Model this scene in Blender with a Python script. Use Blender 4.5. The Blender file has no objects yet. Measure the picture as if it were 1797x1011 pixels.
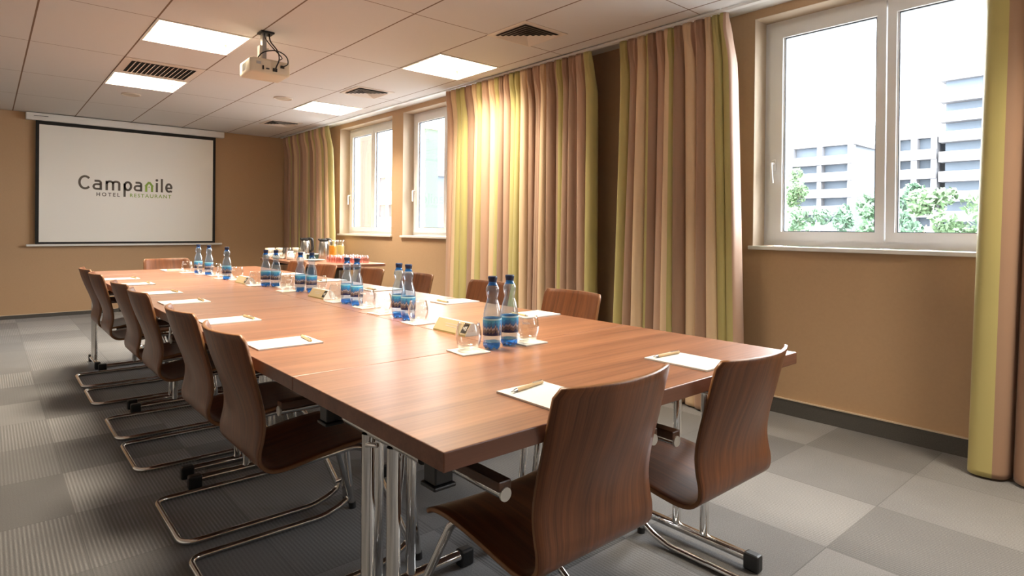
import bpy, bmesh, math, random
from mathutils import Vector, Matrix
PI = math.pi
sc = bpy.context.scene
C = sc.collection

# ------------------------------------------------------------------ camera
FPX, CX, Y0 = 1062.66, 898.5, 404.94
YAW, PITCH, ROLL = 0.715269, -0.0042653, 0.0095637
CAM_H = 1.15
cam_d = bpy.data.cameras.new('camera')
cam_d.sensor_fit = 'HORIZONTAL'; cam_d.sensor_width = 36.0
cam_d.lens = FPX / 1797.0 * 36.0
cam_d.shift_y = -(505.5 - Y0) / 1797.0
cam_d.clip_start = 0.02; cam_d.clip_end = 400
cam = bpy.data.objects.new('camera', cam_d); C.objects.link(cam)
fw = Vector((math.sin(YAW)*math.cos(PITCH), math.cos(YAW)*math.cos(PITCH), math.sin(PITCH)))
rt = Vector((math.cos(YAW), -math.sin(YAW), 0)); up = rt.cross(fw)
r2 = math.cos(ROLL)*rt + math.sin(ROLL)*up
u2 = -math.sin(ROLL)*rt + math.cos(ROLL)*up
M = Matrix((r2, u2, -fw)).transposed().to_4x4(); M.translation = Vector((0, 0, CAM_H))
cam.matrix_world = M
sc.camera = cam

# ------------------------------------------------------------------ world, daylight, exposure
SKY = 5.2
world = bpy.data.worlds.new('overcast_sky'); sc.world = world
world.use_nodes = True
wn = world.node_tree
bgn = wn.nodes['Background']
bgn.inputs['Color'].default_value = (0.93, 0.965, 1.0, 1)
bgn.inputs['Strength'].default_value = SKY
sc.view_settings.view_transform = 'Standard'
sc.view_settings.look = 'None'
sc.view_settings.gamma = 1.0
sc.view_settings.exposure = 2.0
sc.view_settings.use_curve_mapping = False
sc.cycles.max_bounces = 8
sc.cycles.diffuse_bounces = 5
sc.cycles.glossy_bounces = 5
sc.cycles.transparent_max_bounces = 24
sc.cycles.transmission_bounces = 8
sc.cycles.sample_clamp_indirect = 6.0
LAMP_E = 2.2          # radiance of a ceiling lamp's diffuser
LAMP_COL = (1.0, 0.87, 0.68)

# daylight coming in through each window opening (portals sample the sky)
WX = 3.79             # inner face of the window wall
OPEN_Z = (1.05, 2.53)
WINDOWS = [(6.64, 8.10), (4.92, 6.38), (0.50, 1.96), (-2.70, -1.24)]
for i, (a, b) in enumerate(WINDOWS):
    l = bpy.data.lights.new('daylight_portal', 'AREA'); l.shape = 'RECTANGLE'
    l.size = b - a; l.size_y = OPEN_Z[1] - OPEN_Z[0]
    l.cycles.is_portal = True
    o = bpy.data.objects.new('daylight_portal', l); C.objects.link(o)
    o.matrix_world = Matrix.Translation((WX + 0.27, (a+b)/2, sum(OPEN_Z)/2)) @ Matrix.Rotation(PI/2, 4, 'Y') @ Matrix.Rotation(PI/2, 4, 'Z')

# ------------------------------------------------------------------ node helpers
def new_mat(name):
    m = bpy.data.materials.new(name); m.use_nodes = True
    nt = m.node_tree
    b = nt.nodes['Principled BSDF']
    return m, nt, b
def N(nt, t, **kw):
    n = nt.nodes.new(t)
    for k, v in kw.items(): setattr(n, k, v)
    return n
def L(nt, a, b): nt.links.new(a, b)
def math_node(nt, op, a, b=None, c=None):
    n = N(nt, 'ShaderNodeMath', operation=op)
    for i, v in enumerate((a, b, c)):
        if v is None: continue
        if isinstance(v, (int, float)): n.inputs[i].default_value = v
        else: L(nt, v, n.inputs[i])
    return n.outputs[0]
def simple(name, col, rough=0.5, metal=0.0, spec=0.5, coat=0.0, noise=0.0, nscale=40, bump=0.0, sheen=0.0):
    m, nt, b = new_mat(name)
    b.inputs['Base Color'].default_value = (*col, 1)
    b.inputs['Roughness'].default_value = rough
    b.inputs['Metallic'].default_value = metal
    b.inputs['Specular IOR Level'].default_value = spec
    b.inputs['Coat Weight'].default_value = coat
    b.inputs['Sheen Weight'].default_value = sheen
    if noise or bump:
        tc = N(nt, 'ShaderNodeTexCoord'); nz = N(nt, 'ShaderNodeTexNoise')
        nz.inputs['Scale'].default_value = nscale; nz.inputs['Detail'].default_value = 5
        L(nt, tc.outputs['Object'], nz.inputs['Vector'])
        if noise:
            mx = N(nt, 'ShaderNodeMix', data_type='RGBA')
            mx.inputs['A'].default_value = (*[c*(1-noise) for c in col], 1)
            mx.inputs['B'].default_value = (*[min(1, c*(1+noise)) for c in col], 1)
            L(nt, nz.outputs['Fac'], mx.inputs['Factor']); L(nt, mx.outputs['Result'], b.inputs['Base Color'])
        if bump:
            bp = N(nt, 'ShaderNodeBump'); bp.inputs['Strength'].default_value = bump
            bp.inputs['Distance'].default_value = 0.002
            L(nt, nz.outputs['Fac'], bp.inputs['Height']); L(nt, bp.outputs['Normal'], b.inputs['Normal'])
    return m
def glassy(name, tint, edge=(1, 1, 1), ior=1.45, rough=0.03, body=0.0, bodycol=(1, 1, 1), power=2.6, gain=1.0):
    """thin clear sheet: see-through with fresnel reflection"""
    m = bpy.data.materials.new(name); m.use_nodes = True; nt = m.node_tree
    nt.nodes.clear()
    out = N(nt, 'ShaderNodeOutputMaterial'); tr = N(nt, 'ShaderNodeBsdfTransparent'); gl = N(nt, 'ShaderNodeBsdfGlossy')
    tr.inputs['Color'].default_value = (*tint, 1); gl.inputs['Color'].default_value = (*edge, 1)
    gl.inputs['Roughness'].default_value = rough
    # Schlick reflectance, the same from both sides of the thin wall
    lw = N(nt, 'ShaderNodeLayerWeight'); lw.inputs['Blend'].default_value = 0.5
    f0 = ((ior-1)/(ior+1))**2
    fr_out = math_node(nt, 'MULTIPLY_ADD', math_node(nt, 'POWER', lw.outputs['Facing'], power), (1-f0)*gain, f0)
    mx = N(nt, 'ShaderNodeMixShader')
    L(nt, fr_out, mx.inputs[0]); L(nt, tr.outputs[0], mx.inputs[1]); L(nt, gl.outputs[0], mx.inputs[2])
    last = mx
    if body:
        df = N(nt, 'ShaderNodeBsdfPrincipled'); df.inputs['Base Color'].default_value = (*bodycol, 1)
        df.inputs['Roughness'].default_value = 0.2
        m2 = N(nt, 'ShaderNodeMixShader'); m2.inputs[0].default_value = body
        L(nt, mx.outputs[0], m2.inputs[1]); L(nt, df.outputs[0], m2.inputs[2]); last = m2
    L(nt, last.outputs[0], out.inputs['Surface'])
    return m

def wood(name, dark, light, axis='X', src='Object', rough=0.3, scale=1.0, coat=0.0, spec=0.5, fine=1.0):
    m, nt, b = new_mat(name)
    tc = N(nt, 'ShaderNodeTexCoord')
    mp = N(nt, 'ShaderNodeMapping')
    oi = N(nt, 'ShaderNodeObjectInfo')
    add = N(nt, 'ShaderNodeVectorMath', operation='ADD')
    sc_ = N(nt, 'ShaderNodeVectorMath', operation='SCALE'); sc_.inputs['Scale'].default_value = 13.0
    comb = N(nt, 'ShaderNodeCombineXYZ')
    for i in range(3): L(nt, oi.outputs['Random'], comb.inputs[i])
    L(nt, comb.outputs[0], sc_.inputs[0]); L(nt, tc.outputs[src], add.inputs[0]); L(nt, sc_.outputs[0], add.inputs[1])
    s = {'X': (0.9, 14, 14), 'Y': (14, 0.9, 14), 'Z': (14, 14, 0.9)}[axis]
    mp.inputs['Scale'].default_value = tuple(v*scale for v in s)
    L(nt, add.outputs[0], mp.inputs['Vector'])
    n1 = N(nt, 'ShaderNodeTexNoise'); n1.inputs['Scale'].default_value = 1.3; n1.inputs['Detail'].default_value = 8; n1.inputs['Distortion'].default_value = 0.8
    L(nt, mp.outputs[0], n1.inputs['Vector'])
    mp2 = N(nt, 'ShaderNodeMapping'); mp2.inputs['Scale'].default_value = tuple(v*scale*(9 if v > 5 else 1.6)*fine for v in s)
    L(nt, add.outputs[0], mp2.inputs['Vector'])
    n2 = N(nt, 'ShaderNodeTexNoise'); n2.inputs['Scale'].default_value = 1.0; n2.inputs['Detail'].default_value = 3
    L(nt, mp2.outputs[0], n2.inputs['Vector'])
    mixf = N(nt, 'ShaderNodeMix', data_type='FLOAT'); mixf.inputs['Factor'].default_value = 0.42
    L(nt, n1.outputs['Fac'], mixf.inputs['A']); L(nt, n2.outputs['Fac'], mixf.inputs['B'])
    rp = N(nt, 'ShaderNodeValToRGB')
    rp.color_ramp.elements[0].position = 0.30; rp.color_ramp.elements[0].color = (*dark, 1)
    rp.color_ramp.elements[1].position = 0.68; rp.color_ramp.elements[1].color = (*light, 1)
    L(nt, mixf.outputs['Result'], rp.inputs['Fac']); L(nt, rp.outputs['Color'], b.inputs['Base Color'])
    b.inputs['Roughness'].default_value = rough; b.inputs['Coat Weight'].default_value = coat
    b.inputs['Coat Roughness'].default_value = 0.27; b.inputs['Specular IOR Level'].default_value = spec
    return m

MT = {}
MT['wall'] = simple('painted_brown_wall', (0.50, 0.335, 0.20), 0.75, noise=0.05, nscale=60, bump=0.15, spec=0.25)
MT['palewall'] = simple('painted_cream_wall', (0.74, 0.69, 0.61), 0.75, noise=0.03, nscale=60)
MT['reveal'] = simple('reveal_paint', (0.60, 0.49, 0.37), 0.7, spec=0.3)
MT['white'] = simple('white_plastic', (0.80, 0.79, 0.77), 0.35)
MT['white_paint'] = simple('white_paint', (0.74, 0.72, 0.69), 0.6)
MT['cream_plastic'] = simple('aged_white_plastic', (0.74, 0.68, 0.56), 0.4)
MT['metal_grey'] = simple('grey_metal', (0.42, 0.42, 0.42), 0.4, metal=0.6)
MT['chrome'] = simple('chrome', (0.80, 0.79, 0.77), 0.10, metal=1.0)
MT['steel'] = simple('brushed_steel', (0.48, 0.47, 0.45), 0.26, metal=1.0)
MT['black'] = simple('black_plastic', (0.012, 0.012, 0.013), 0.4)
MT['blackmatte'] = simple('black_border', (0.010, 0.009, 0.008), 0.7)
MT['screen'] = simple('projection_fabric', (0.90, 0.88, 0.83), 0.85, spec=0.2)
MT['ink'] = simple('grey_brown_ink', (0.145, 0.125, 0.105), 0.8, spec=0.1)
MT['greenink'] = simple('green_ink', (0.30, 0.44, 0.10), 0.8, spec=0.1)
MT['paper'] = simple('white_paper', (0.70, 0.69, 0.66), 0.7, noise=0.02)
MT['card'] = simple('grey_board', (0.45, 0.42, 0.38), 0.8)
MT['gold'] = simple('gold_card', (0.38, 0.31, 0.11), 0.35, spec=0.6)
MT['beige_card'] = simple('beige_card', (0.44, 0.34, 0.19), 0.5)
MT['pen'] = simple('beige_pen', (0.66, 0.47, 0.24), 0.3)
MT['cork'] = simple('coaster_card', (0.66, 0.63, 0.56), 0.7)
MT['porcelain'] = simple('cream_porcelain', (0.62, 0.57, 0.46), 0.3)
MT['rib_rubber'] = simple('rubber', (0.02, 0.02, 0.02), 0.6)
MT['cap'] = simple('navy_cap', (0.004, 0.016, 0.065), 0.45)
MT['table'] = wood('walnut_laminate', (0.145, 0.050, 0.021), (0.37, 0.155, 0.070), 'X', rough=0.40, scale=0.8, spec=0.9, coat=0.3)
MT['table_edge'] = wood('laminate_edge', (0.13, 0.050, 0.028), (0.20, 0.085, 0.05), 'X', rough=0.4)
MT['chairwood'] = wood('stained_plywood', (0.075, 0.024, 0.009), (0.225, 0.078, 0.027), 'Y', src='UV', rough=0.36, scale=2.6, spec=0.5)
MT['plyedge'] = simple('plywood_edge', (0.26, 0.12, 0.05), 0.35, noise=0.2, nscale=200)
MT['armwood'] = wood('arm_pad_wood', (0.05, 0.02, 0.01), (0.14, 0.06, 0.03), 'Y', rough=0.35)
MT['glass'] = glassy('clear_tumbler', (0.955, 0.965, 0.96), ior=1.5)
MT['pane'] = glassy('window_pane', (0.985, 0.99, 0.99), ior=1.35, rough=0.0)
MT['pet'] = glassy('bottle_plastic', (0.78, 0.89, 0.98), ior=1.5, rough=0.08, body=0.07, bodycol=(0.35, 0.60, 0.90), power=2.0)
MT['petblue'] = glassy('blue_bottle_base', (0.12, 0.42, 0.85), ior=1.5, rough=0.08, body=0.16, bodycol=(0.03, 0.22, 0.62))
MT['water'] = glassy('water', (0.90, 0.96, 0.985), ior=1.2, rough=0.02)
MT['oj'] = simple('orange_juice', (0.85, 0.36, 0.01), 0.3)
MT['lj'] = simple('pale_juice', (0.70, 0.60, 0.22), 0.3)
MT['pinkglass'] = glassy('pinkish_tumbler', (0.95, 0.82, 0.80), ior=1.5, body=0.03, bodycol=(0.9, 0.6, 0.6))
MT['frit'] = simple('white_print', (0.9, 0.9, 0.88), 0.5)
MT['chocolate'] = simple('dark_green_box', (0.02, 0.045, 0.03), 0.5)
MT['pinkbeige'] = simple('pale_box', (0.75, 0.55, 0.42), 0.6)
MT['redcloth'] = simple('red_mat', (0.55, 0.10, 0.06), 0.6)

def fabric(name, col):
    m, nt, b = new_mat(name)
    b.inputs['Base Color'].default_value = (*col, 1)
    b.inputs['Roughness'].default_value = 0.48; b.inputs['Sheen Weight'].default_value = 0.15
    b.inputs['Specular IOR Level'].default_value = 0.35
    tc = N(nt, 'ShaderNodeTexCoord'); mp = N(nt, 'ShaderNodeMapping'); mp.inputs['Scale'].default_value = (260, 900, 1)
    nz = N(nt, 'ShaderNodeTexNoise'); nz.inputs['Scale'].default_value = 1
    L(nt, tc.outputs['UV'], mp.inputs[0]); L(nt, mp.outputs[0], nz.inputs['Vector'])
    bp = N(nt, 'ShaderNodeBump'); bp.inputs['Strength'].default_value = 0.12; bp.inputs['Distance'].default_value = 0.001
    L(nt, nz.outputs['Fac'], bp.inputs['Height']); L(nt, bp.outputs[0], b.inputs['Normal'])
    mx = N(nt, 'ShaderNodeMixShader'); tl = N(nt, 'ShaderNodeBsdfTranslucent'); tl.inputs['Color'].default_value = (*col, 1)
    mx.inputs[0].default_value = 0.12
    out = nt.nodes['Material Output']
    L(nt, b.outputs[0], mx.inputs[1]); L(nt, tl.outputs[0], mx.inputs[2]); L(nt, mx.outputs[0], out.inputs['Surface'])
    return m
FAB = [fabric('curtain_green_gold', (0.54, 0.47, 0.19)), fabric('curtain_mauve_brown', (0.40, 0.25, 0.17)),
       fabric('curtain_peach_beige', (0.78, 0.58, 0.37)), fabric('curtain_dusty_pink', (0.58, 0.38, 0.27))]

def carpet_mat():
    m, nt, b = new_mat('carpet_tiles')
    tc = N(nt, 'ShaderNodeTexCoord')
    mp = N(nt, 'ShaderNodeMapping'); mp.inputs['Location'].default_value = (-0.27/0.51, -0.90/0.51, 0)
    mp.inputs['Scale'].default_value = (1/0.51, 1/0.51, 1)
    L(nt, tc.outputs['Object'], mp.inputs['Vector'])
    sp = N(nt, 'ShaderNodeSeparateXYZ'); L(nt, mp.outputs[0], sp.inputs[0])
    fx = math_node(nt, 'FLOOR', sp.outputs[0]); fy = math_node(nt, 'FLOOR', sp.outputs[1])
    cb = N(nt, 'ShaderNodeCombineXYZ'); L(nt, fx, cb.inputs[0]); L(nt, fy, cb.inputs[1]); cb.inputs[2].default_value = 3.3
    w1 = N(nt, 'ShaderNodeTexWhiteNoise', noise_dimensions='3D'); L(nt, cb.outputs[0], w1.inputs['Vector'])
    rs = N(nt, 'ShaderNodeSeparateColor'); L(nt, w1.outputs['Color'], rs.inputs[0])
    r1, r2_, r3 = rs.outputs[0], rs.outputs[1], rs.outputs[2]
    # plain or ribbed tile
    ribbed = math_node(nt, 'MULTIPLY_ADD', math_node(nt, 'GREATER_THAN', r2_, 0.4), 0.85, 0.15)
    fxs = math_node(nt, 'MULTIPLY', sp.outputs[0], 2*PI*38)
    rib = math_node(nt, 'SINE', fxs)
    # ribs break up along the tile
    mpn = N(nt, 'ShaderNodeMapping'); mpn.inputs['Scale'].default_value = (20, 12, 1)
    L(nt, tc.outputs['Object'], mpn.inputs['Vector'])
    nn = N(nt, 'ShaderNodeTexNoise'); nn.inputs['Scale'].default_value = 1.0; nn.inputs['Detail'].default_value = 2
    L(nt, mpn.outputs[0], nn.inputs['Vector'])
    ribn = math_node(nt, 'MULTIPLY', rib, math_node(nt, 'MULTIPLY', nn.outputs['Fac'], 1.3))
    ribw = math_node(nt, 'MULTIPLY', math_node(nt, 'MULTIPLY', ribn, ribbed), math_node(nt, 'MULTIPLY_ADD', r3, 0.16, 0.10))
    fine = N(nt, 'ShaderNodeTexNoise'); fine.inputs['Scale'].default_value = 260; fine.inputs['Detail'].default_value = 4
    L(nt, tc.outputs['Object'], fine.inputs['Vector'])
    big = N(nt, 'ShaderNodeTexNoise'); big.inputs['Scale'].default_value = 2.2
    L(nt, tc.outputs['Object'], big.inputs['Vector'])
    base = math_node(nt, 'MULTIPLY_ADD', r1, 0.36, 0.33)
    v = math_node(nt, 'ADD', base, ribw)
    v = math_node(nt, 'ADD', v, math_node(nt, 'MULTIPLY_ADD', fine.outputs['Fac'], 0.62, -0.31))
    v = math_node(nt, 'ADD', v, math_node(nt, 'MULTIPLY_ADD', big.outputs['Fac'], 0.2, -0.1))
    rp = N(nt, 'ShaderNodeValToRGB')
    e = rp.color_ramp.elements
    e[0].position = 0.0; e[0].color = (0.030, 0.029, 0.029, 1)
    e[1].position = 1.0; e[1].color = (0.34, 0.335, 0.335, 1)
    k = e.new(0.5); k.color = (0.132, 0.130, 0.131, 1)
    L(nt, v, rp.inputs['Fac'])
    # thin seams between the tiles
    gx = math_node(nt, 'FRACT', sp.outputs[0]); gy = math_node(nt, 'FRACT', sp.outputs[1])
    ex = math_node(nt, 'LESS_THAN', gx, 0.008); ey = math_node(nt, 'LESS_THAN', gy, 0.008)
    seam = math_node(nt, 'MAXIMUM', ex, ey)
    mx = N(nt, 'ShaderNodeMix', data_type='RGBA'); mx.inputs['B'].default_value = (0.05, 0.048, 0.047, 1)
    L(nt, math_node(nt, 'MULTIPLY', seam, 0.6), mx.inputs['Factor']); L(nt, rp.outputs['Color'], mx.inputs['A'])
    L(nt, mx.outputs['Result'], b.inputs['Base Color'])
    b.inputs['Roughness'].default_value = 0.85; b.inputs['Specular IOR Level'].default_value = 0.3
    b.inputs['Sheen Weight'].default_value = 0.3
    bp = N(nt, 'ShaderNodeBump'); bp.inputs['Strength'].default_value = 0.5; bp.inputs['Distance'].default_value = 0.003
    L(nt, v, bp.inputs['Height']); L(nt, bp.outputs['Normal'], b.inputs['Normal'])
    return m
MT['carpet'] = carpet_mat()

def ceiling_mat():
    m, nt, b = new_mat('ceiling_tiles')
    tc = N(nt, 'ShaderNodeTexCoord'); sp = N(nt, 'ShaderNodeSeparateXYZ'); L(nt, tc.outputs['Object'], sp.inputs[0])
    def lines(coord, off, per, w):
        t = math_node(nt, 'DIVIDE', math_node(nt, 'SUBTRACT', coord, off), per)
        f = math_node(nt, 'FRACT', math_node(nt, 'ADD', t, 0.5))
        d = math_node(nt, 'ABSOLUTE', math_node(nt, 'SUBTRACT', f, 0.5))
        return math_node(nt, 'LESS_THAN', d, w/per)
    lx = lines(sp.outputs[0], 0.235, 0.6025, 0.0055)
    ly = lines(sp.outputs[1], 4.515, 1.205, 0.0035)
    seam = math_node(nt, 'MAXIMUM', lx, ly)
    nz = N(nt, 'ShaderNodeTexNoise'); nz.inputs['Scale'].default_value = 220; nz.inputs['Detail'].default_value = 4
    L(nt, tc.outputs['Object'], nz.inputs['Vector'])
    c1 = N(nt, 'ShaderNodeMix', data_type='RGBA')
    c1.inputs['A'].default_value = (0.62, 0.595, 0.58, 1); c1.inputs['B'].default_value = (0.70, 0.675, 0.655, 1)
    L(nt, nz.outputs['Fac'], c1.inputs['Factor'])
    c2 = N(nt, 'ShaderNodeMix', data_type='RGBA'); c2.inputs['B'].default_value = (0.20, 0.13, 0.09, 1)
    L(nt, c1.outputs['Result'], c2.inputs['A']); L(nt, seam, c2.inputs['Factor'])
    L(nt, c2.outputs['Result'], b.inputs['Base Color'])
    b.inputs['Roughness'].default_value = 0.8; b.inputs['Specular IOR Level'].default_value = 0.3
    bp = N(nt, 'ShaderNodeBump'); bp.inputs['Strength'].default_value = 0.15; bp.inputs['Distance'].default_value = 0.001
    L(nt, nz.outputs['Fac'], bp.inputs['Height']); L(nt, bp.outputs['Normal'], b.inputs['Normal'])
    return m
MT['ceiling'] = ceiling_mat()

def emis(name, col, s):
    m = bpy.data.materials.new(name); m.use_nodes = True; nt = m.node_tree; nt.nodes.clear()
    out = N(nt, 'ShaderNodeOutputMaterial'); e = N(nt, 'ShaderNodeEmission')
    e.inputs[0].default_value = (*col, 1); e.inputs[1].default_value = s
    L(nt, e.outputs[0], out.inputs['Surface']); return m
MT['lamp'] = emis('lit_diffuser', LAMP_COL, LAMP_E)

def label_mat():
    m, nt, b = new_mat('bottle_label')
    tc = N(nt, 'ShaderNodeTexCoord'); sp = N(nt, 'ShaderNodeSeparateXYZ'); L(nt, tc.outputs['UV'], sp.inputs[0])
    nz = N(nt, 'ShaderNodeTexNoise'); nz.noise_dimensions = '1D'; nz.inputs['Scale'].default_value = 9; nz.inputs['Detail'].default_value = 3
    L(nt, sp.outputs[0], nz.inputs['W'])
    v = math_node(nt, 'ADD', sp.outputs[1], math_node(nt, 'MULTIPLY_ADD', nz.outputs['Fac'], 0.7, -0.35))
    rp = N(nt, 'ShaderNodeValToRGB'); rp.color_ramp.interpolation = 'CONSTANT'
    e = rp.color_ramp.elements
    e[0].position = 0; e[0].color = (0.010, 0.016, 0.075, 1)
    e[1].position = 0.16; e[1].color = (0.13, 0.10, 0.10, 1)
    for p, c in ((0.34, (0.34, 0.30, 0.32)), (0.46, (0.05, 0.13, 0.33)), (0.56, (0.04, 0.22, 0.52)), (0.74, (0.06, 0.36, 0.62))):
        k = e.new(p); k.color = (*c, 1)
    L(nt, v, rp.inputs['Fac'])
    mx = N(nt, 'ShaderNodeMix', data_type='RGBA'); mx.inputs['B'].default_value = (0.40, 0.72, 0.85, 1)
    L(nt, math_node(nt, 'GREATER_THAN', sp.outputs[1], 0.9), mx.inputs['Factor']); L(nt, rp.outputs[0], mx.inputs['A'])
    L(nt, mx.outputs['Result'], b.inputs['Base Color']); b.inputs['Roughness'].default_value = 0.3
    return m
MT['label'] = label_mat()

def foliage_mat(name, col):
    return simple(name, col, 0.7, noise=0.35, nscale=3)

# ------------------------------------------------------------------ mesh helpers
def obj(name, bm, mats, parent=None, smooth=False, loc=None, autosmooth=None):
    me = bpy.data.meshes.new(name)
    bm.normal_update()
    bm.to_mesh(me); bm.free()
    o = bpy.data.objects.new(name, me); C.objects.link(o)
    if not isinstance(mats, (list, tuple)): mats = [mats]
    for m in mats: me.materials.append(m)
    if smooth:
        for p in me.polygons: p.use_smooth = True
        if autosmooth is not None:
            try: me.set_sharp_from_angle(angle=math.radians(autosmooth))
            except Exception: pass
    if parent is not None: o.parent = parent
    if loc: o.location = loc
    return o
def thing(name, label, cat, loc=(0, 0, 0), rz=0.0, group=None):
    o = bpy.data.objects.new(name, None); C.objects.link(o)
    o.location = loc; o.rotation_euler = (0, 0, rz); o.empty_display_size = 0.1
    return tag(o, label, cat, group)
def tag(o, label, cat, group=None):
    o['label'] = label; o['category'] = cat
    if group: o['group'] = group
    return o
def struct(o):
    o['kind'] = 'structure'; return o
def dup(root, loc, rz, label, group=None):
    r = root.copy(); C.objects.link(r); r.location = loc; r.rotation_euler = (0, 0, rz)
    r['label'] = label
    if group: r['group'] = group
    for ch in list(root.children):
        c = ch.copy(); C.objects.link(c); c.parent = r
        for g in list(ch.children):
            d = g.copy(); C.objects.link(d); d.parent = c
    return r
def box(bm, x0, y0, z0, x1, y1, z1, mi=0, bev=0.0, mat=None):
    co = [(x0, y0, z0), (x1, y0, z0), (x1, y1, z0), (x0, y1, z0), (x0, y0, z1), (x1, y0, z1), (x1, y1, z1), (x0, y1, z1)]
    vs = [bm.verts.new(c) for c in co]
    fs = []
    for f in ((0, 3, 2, 1), (4, 5, 6, 7), (0, 1, 5, 4), (1, 2, 6, 5), (2, 3, 7, 6), (3, 0, 4, 7)):
        fc = bm.faces.new([vs[i] for i in f]); fc.material_index = mi; fs.append(fc)
    if bev:
        es = list({e for f in fs for e in f.edges})
        r = bmesh.ops.bevel(bm, geom=es, offset=bev, segments=2, affect='EDGES', profile=0.5)
        for f in r['faces']: f.material_index = mi
        if mat is not None:
            vs = list({v for f in r['faces'] for v in f.verts})
    if mat is not None:
        for v in vs: v.co = mat @ v.co
    return vs
def B(*a, **k):
    bm = bmesh.new(); box(bm, *a, **k); return bm
def fillet(pts, r, n=5):
    """round the corners of a polyline"""
    pts = [Vector(p) for p in pts]; out = [pts[0]]
    for i in range(1, len(pts)-1):
        a, b, c = pts[i-1], pts[i], pts[i+1]
        rr = r[i] if isinstance(r, (list, tuple)) else r
        d1 = (a-b); d2 = (c-b); t = min(rr, d1.length*0.49, d2.length*0.49)
        p0 = b + d1.normalized()*t; p1 = b + d2.normalized()*t
        for k in range(n+1):
            s = k/n
            out.append(p0*(1-s)**2 + b*2*s*(1-s) + p1*s*s)
    out.append(pts[-1]); return out
def tube(bm, pts, r, seg=12, caps=True, closed=False, mi=0, flat=1.0):
    pts = [Vector(p) for p in pts]
    q = [pts[0]]
    for p in pts[1:]:
        if (p-q[-1]).length > 1e-5: q.append(p)
    pts = q; n = len(pts)
    tang = []
    for i in range(n):
        if closed: t = pts[(i+1) % n]-pts[i-1]
        else: t = pts[min(i+1, n-1)]-pts[max(i-1, 0)]
        tang.append(t.normalized())
    ref = Vector((0, 0, 1)) if abs(tang[0].z) < 0.9 else Vector((1, 0, 0))
    nrm = (ref - tang[0]*ref.dot(tang[0])).normalized()
    rings = []
    for i in range(n):
        t = tang[i]; nrm = (nrm - t*nrm.dot(t)).normalized(); bn = t.cross(nrm)
        rr = r[i] if isinstance(r, (list, tuple)) else r
        rings.append([bm.verts.new(pts[i] + (nrm*math.cos(2*PI*k/seg)*flat + bn*math.sin(2*PI*k/seg))*rr) for k in range(seg)])
    m = n if closed else n-1
    for i in range(m):
        a, b = rings[i], rings[(i+1) % n]
        for k in range(seg):
            f = bm.faces.new((a[k], a[(k+1) % seg], b[(k+1) % seg], b[k])); f.material_index = mi
    if caps and not closed:
        f = bm.faces.new(rings[0][::-1]); f.material_index = mi
        f = bm.faces.new(rings[-1]); f.material_index = mi
def T(*a, **k):
    bm = bmesh.new(); tube(bm, *a, **k); return bm
def lathe(bm, prof, seg=24, mi=0, ox=0, oy=0, uv=False, squash=None):
    rings = []
    for (r, z) in prof:
        if r < 1e-6: rings.append([bm.verts.new((ox, oy, z))])
        else:
            rings.append([bm.verts.new((ox+r*math.cos(2*PI*k/seg), oy+r*math.sin(2*PI*k/seg), z)) for k in range(seg)])
    for i in range(len(rings)-1):
        a, b = rings[i], rings[i+1]
        for k in range(seg):
            k2 = (k+1) % seg
            if len(a) == 1 and len(b) == 1: continue
            if len(a) == 1: f = bm.faces.new((a[0], b[k2], b[k]))
            elif len(b) == 1: f = bm.faces.new((a[k], a[k2], b[0]))
            else: f = bm.faces.new((a[k], a[k2], b[k2], b[k]))
            f.material_index = mi
def LA(prof, **k):
    bm = bmesh.new(); lathe(bm, prof, **k); return bm
def prism(bm, pts, z0, z1, mi=0, mside=None):
    a = [bm.verts.new((x, y, z0)) for x, y in pts]; b = [bm.verts.new((x, y, z1)) for x, y in pts]
    f = bm.faces.new(a[::-1]); f.material_index = mi
    f = bm.faces.new(b); f.material_index = mi
    n = len(pts)
    for i in range(n):
        f = bm.faces.new((a[i], a[(i+1) % n], b[(i+1) % n], b[i])); f.material_index = mi if mside is None else mside
def catmull(pts, n=4):
    P = [Vector(p) for p in pts]; P = [P[0]*2-P[1]] + P + [P[-1]*2-P[-2]]
    out = []
    for i in range(1, len(P)-2):
        for k in range(n):
            t = k/n; a, b, c, d = P[i-1:i+3]
            out.append(0.5*((2*b)+(c-a)*t+(2*a-5*b+4*c-d)*t*t+(3*b-a-3*c+d)*t**3))
    out.append(P[-2]); return out

# ------------------------------------------------------------------ room shell
XL, YR, YB = -2.6, -3.2, 9.40
CZ, RZ = 2.50, 2.585           # tile ceiling, curtain recess ceiling
XE = 3.375                     # edge of the tile ceiling
struct(obj('floor', B(XL-0.1, YR-0.1, -0.15, WX+0.3, YB+0.1, 0.0), MT['carpet']))
struct(obj('wall_back', B(XL-0.1, YB, 0, WX+0.3, YB+0.12, 2.9), MT['wall']))
struct(obj('wall_left', B(XL-0.12, YR, 0, XL, YB, 2.9), MT['palewall']))
struct(obj('wall_front', B(XL-0.1, YR-0.12, 0, WX+0.3, YR, 2.9), MT['wall']))
bm = bmesh.new()
ys = [YR] + [v for w in sorted(WINDOWS) for v in w] + [YB]
XO = WX+0.30
box(bm, WX, YR, 0, XO, YB, OPEN_Z[0]-0.025)
box(bm, WX, YR, OPEN_Z[1], XO, YB, 2.9)
for i in range(0, len(ys), 2):
    box(bm, WX, ys[i], OPEN_Z[0]-0.025, XO, ys[i+1], OPEN_Z[1])
struct(obj('wall_right', bm, MT['wall']))
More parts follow.
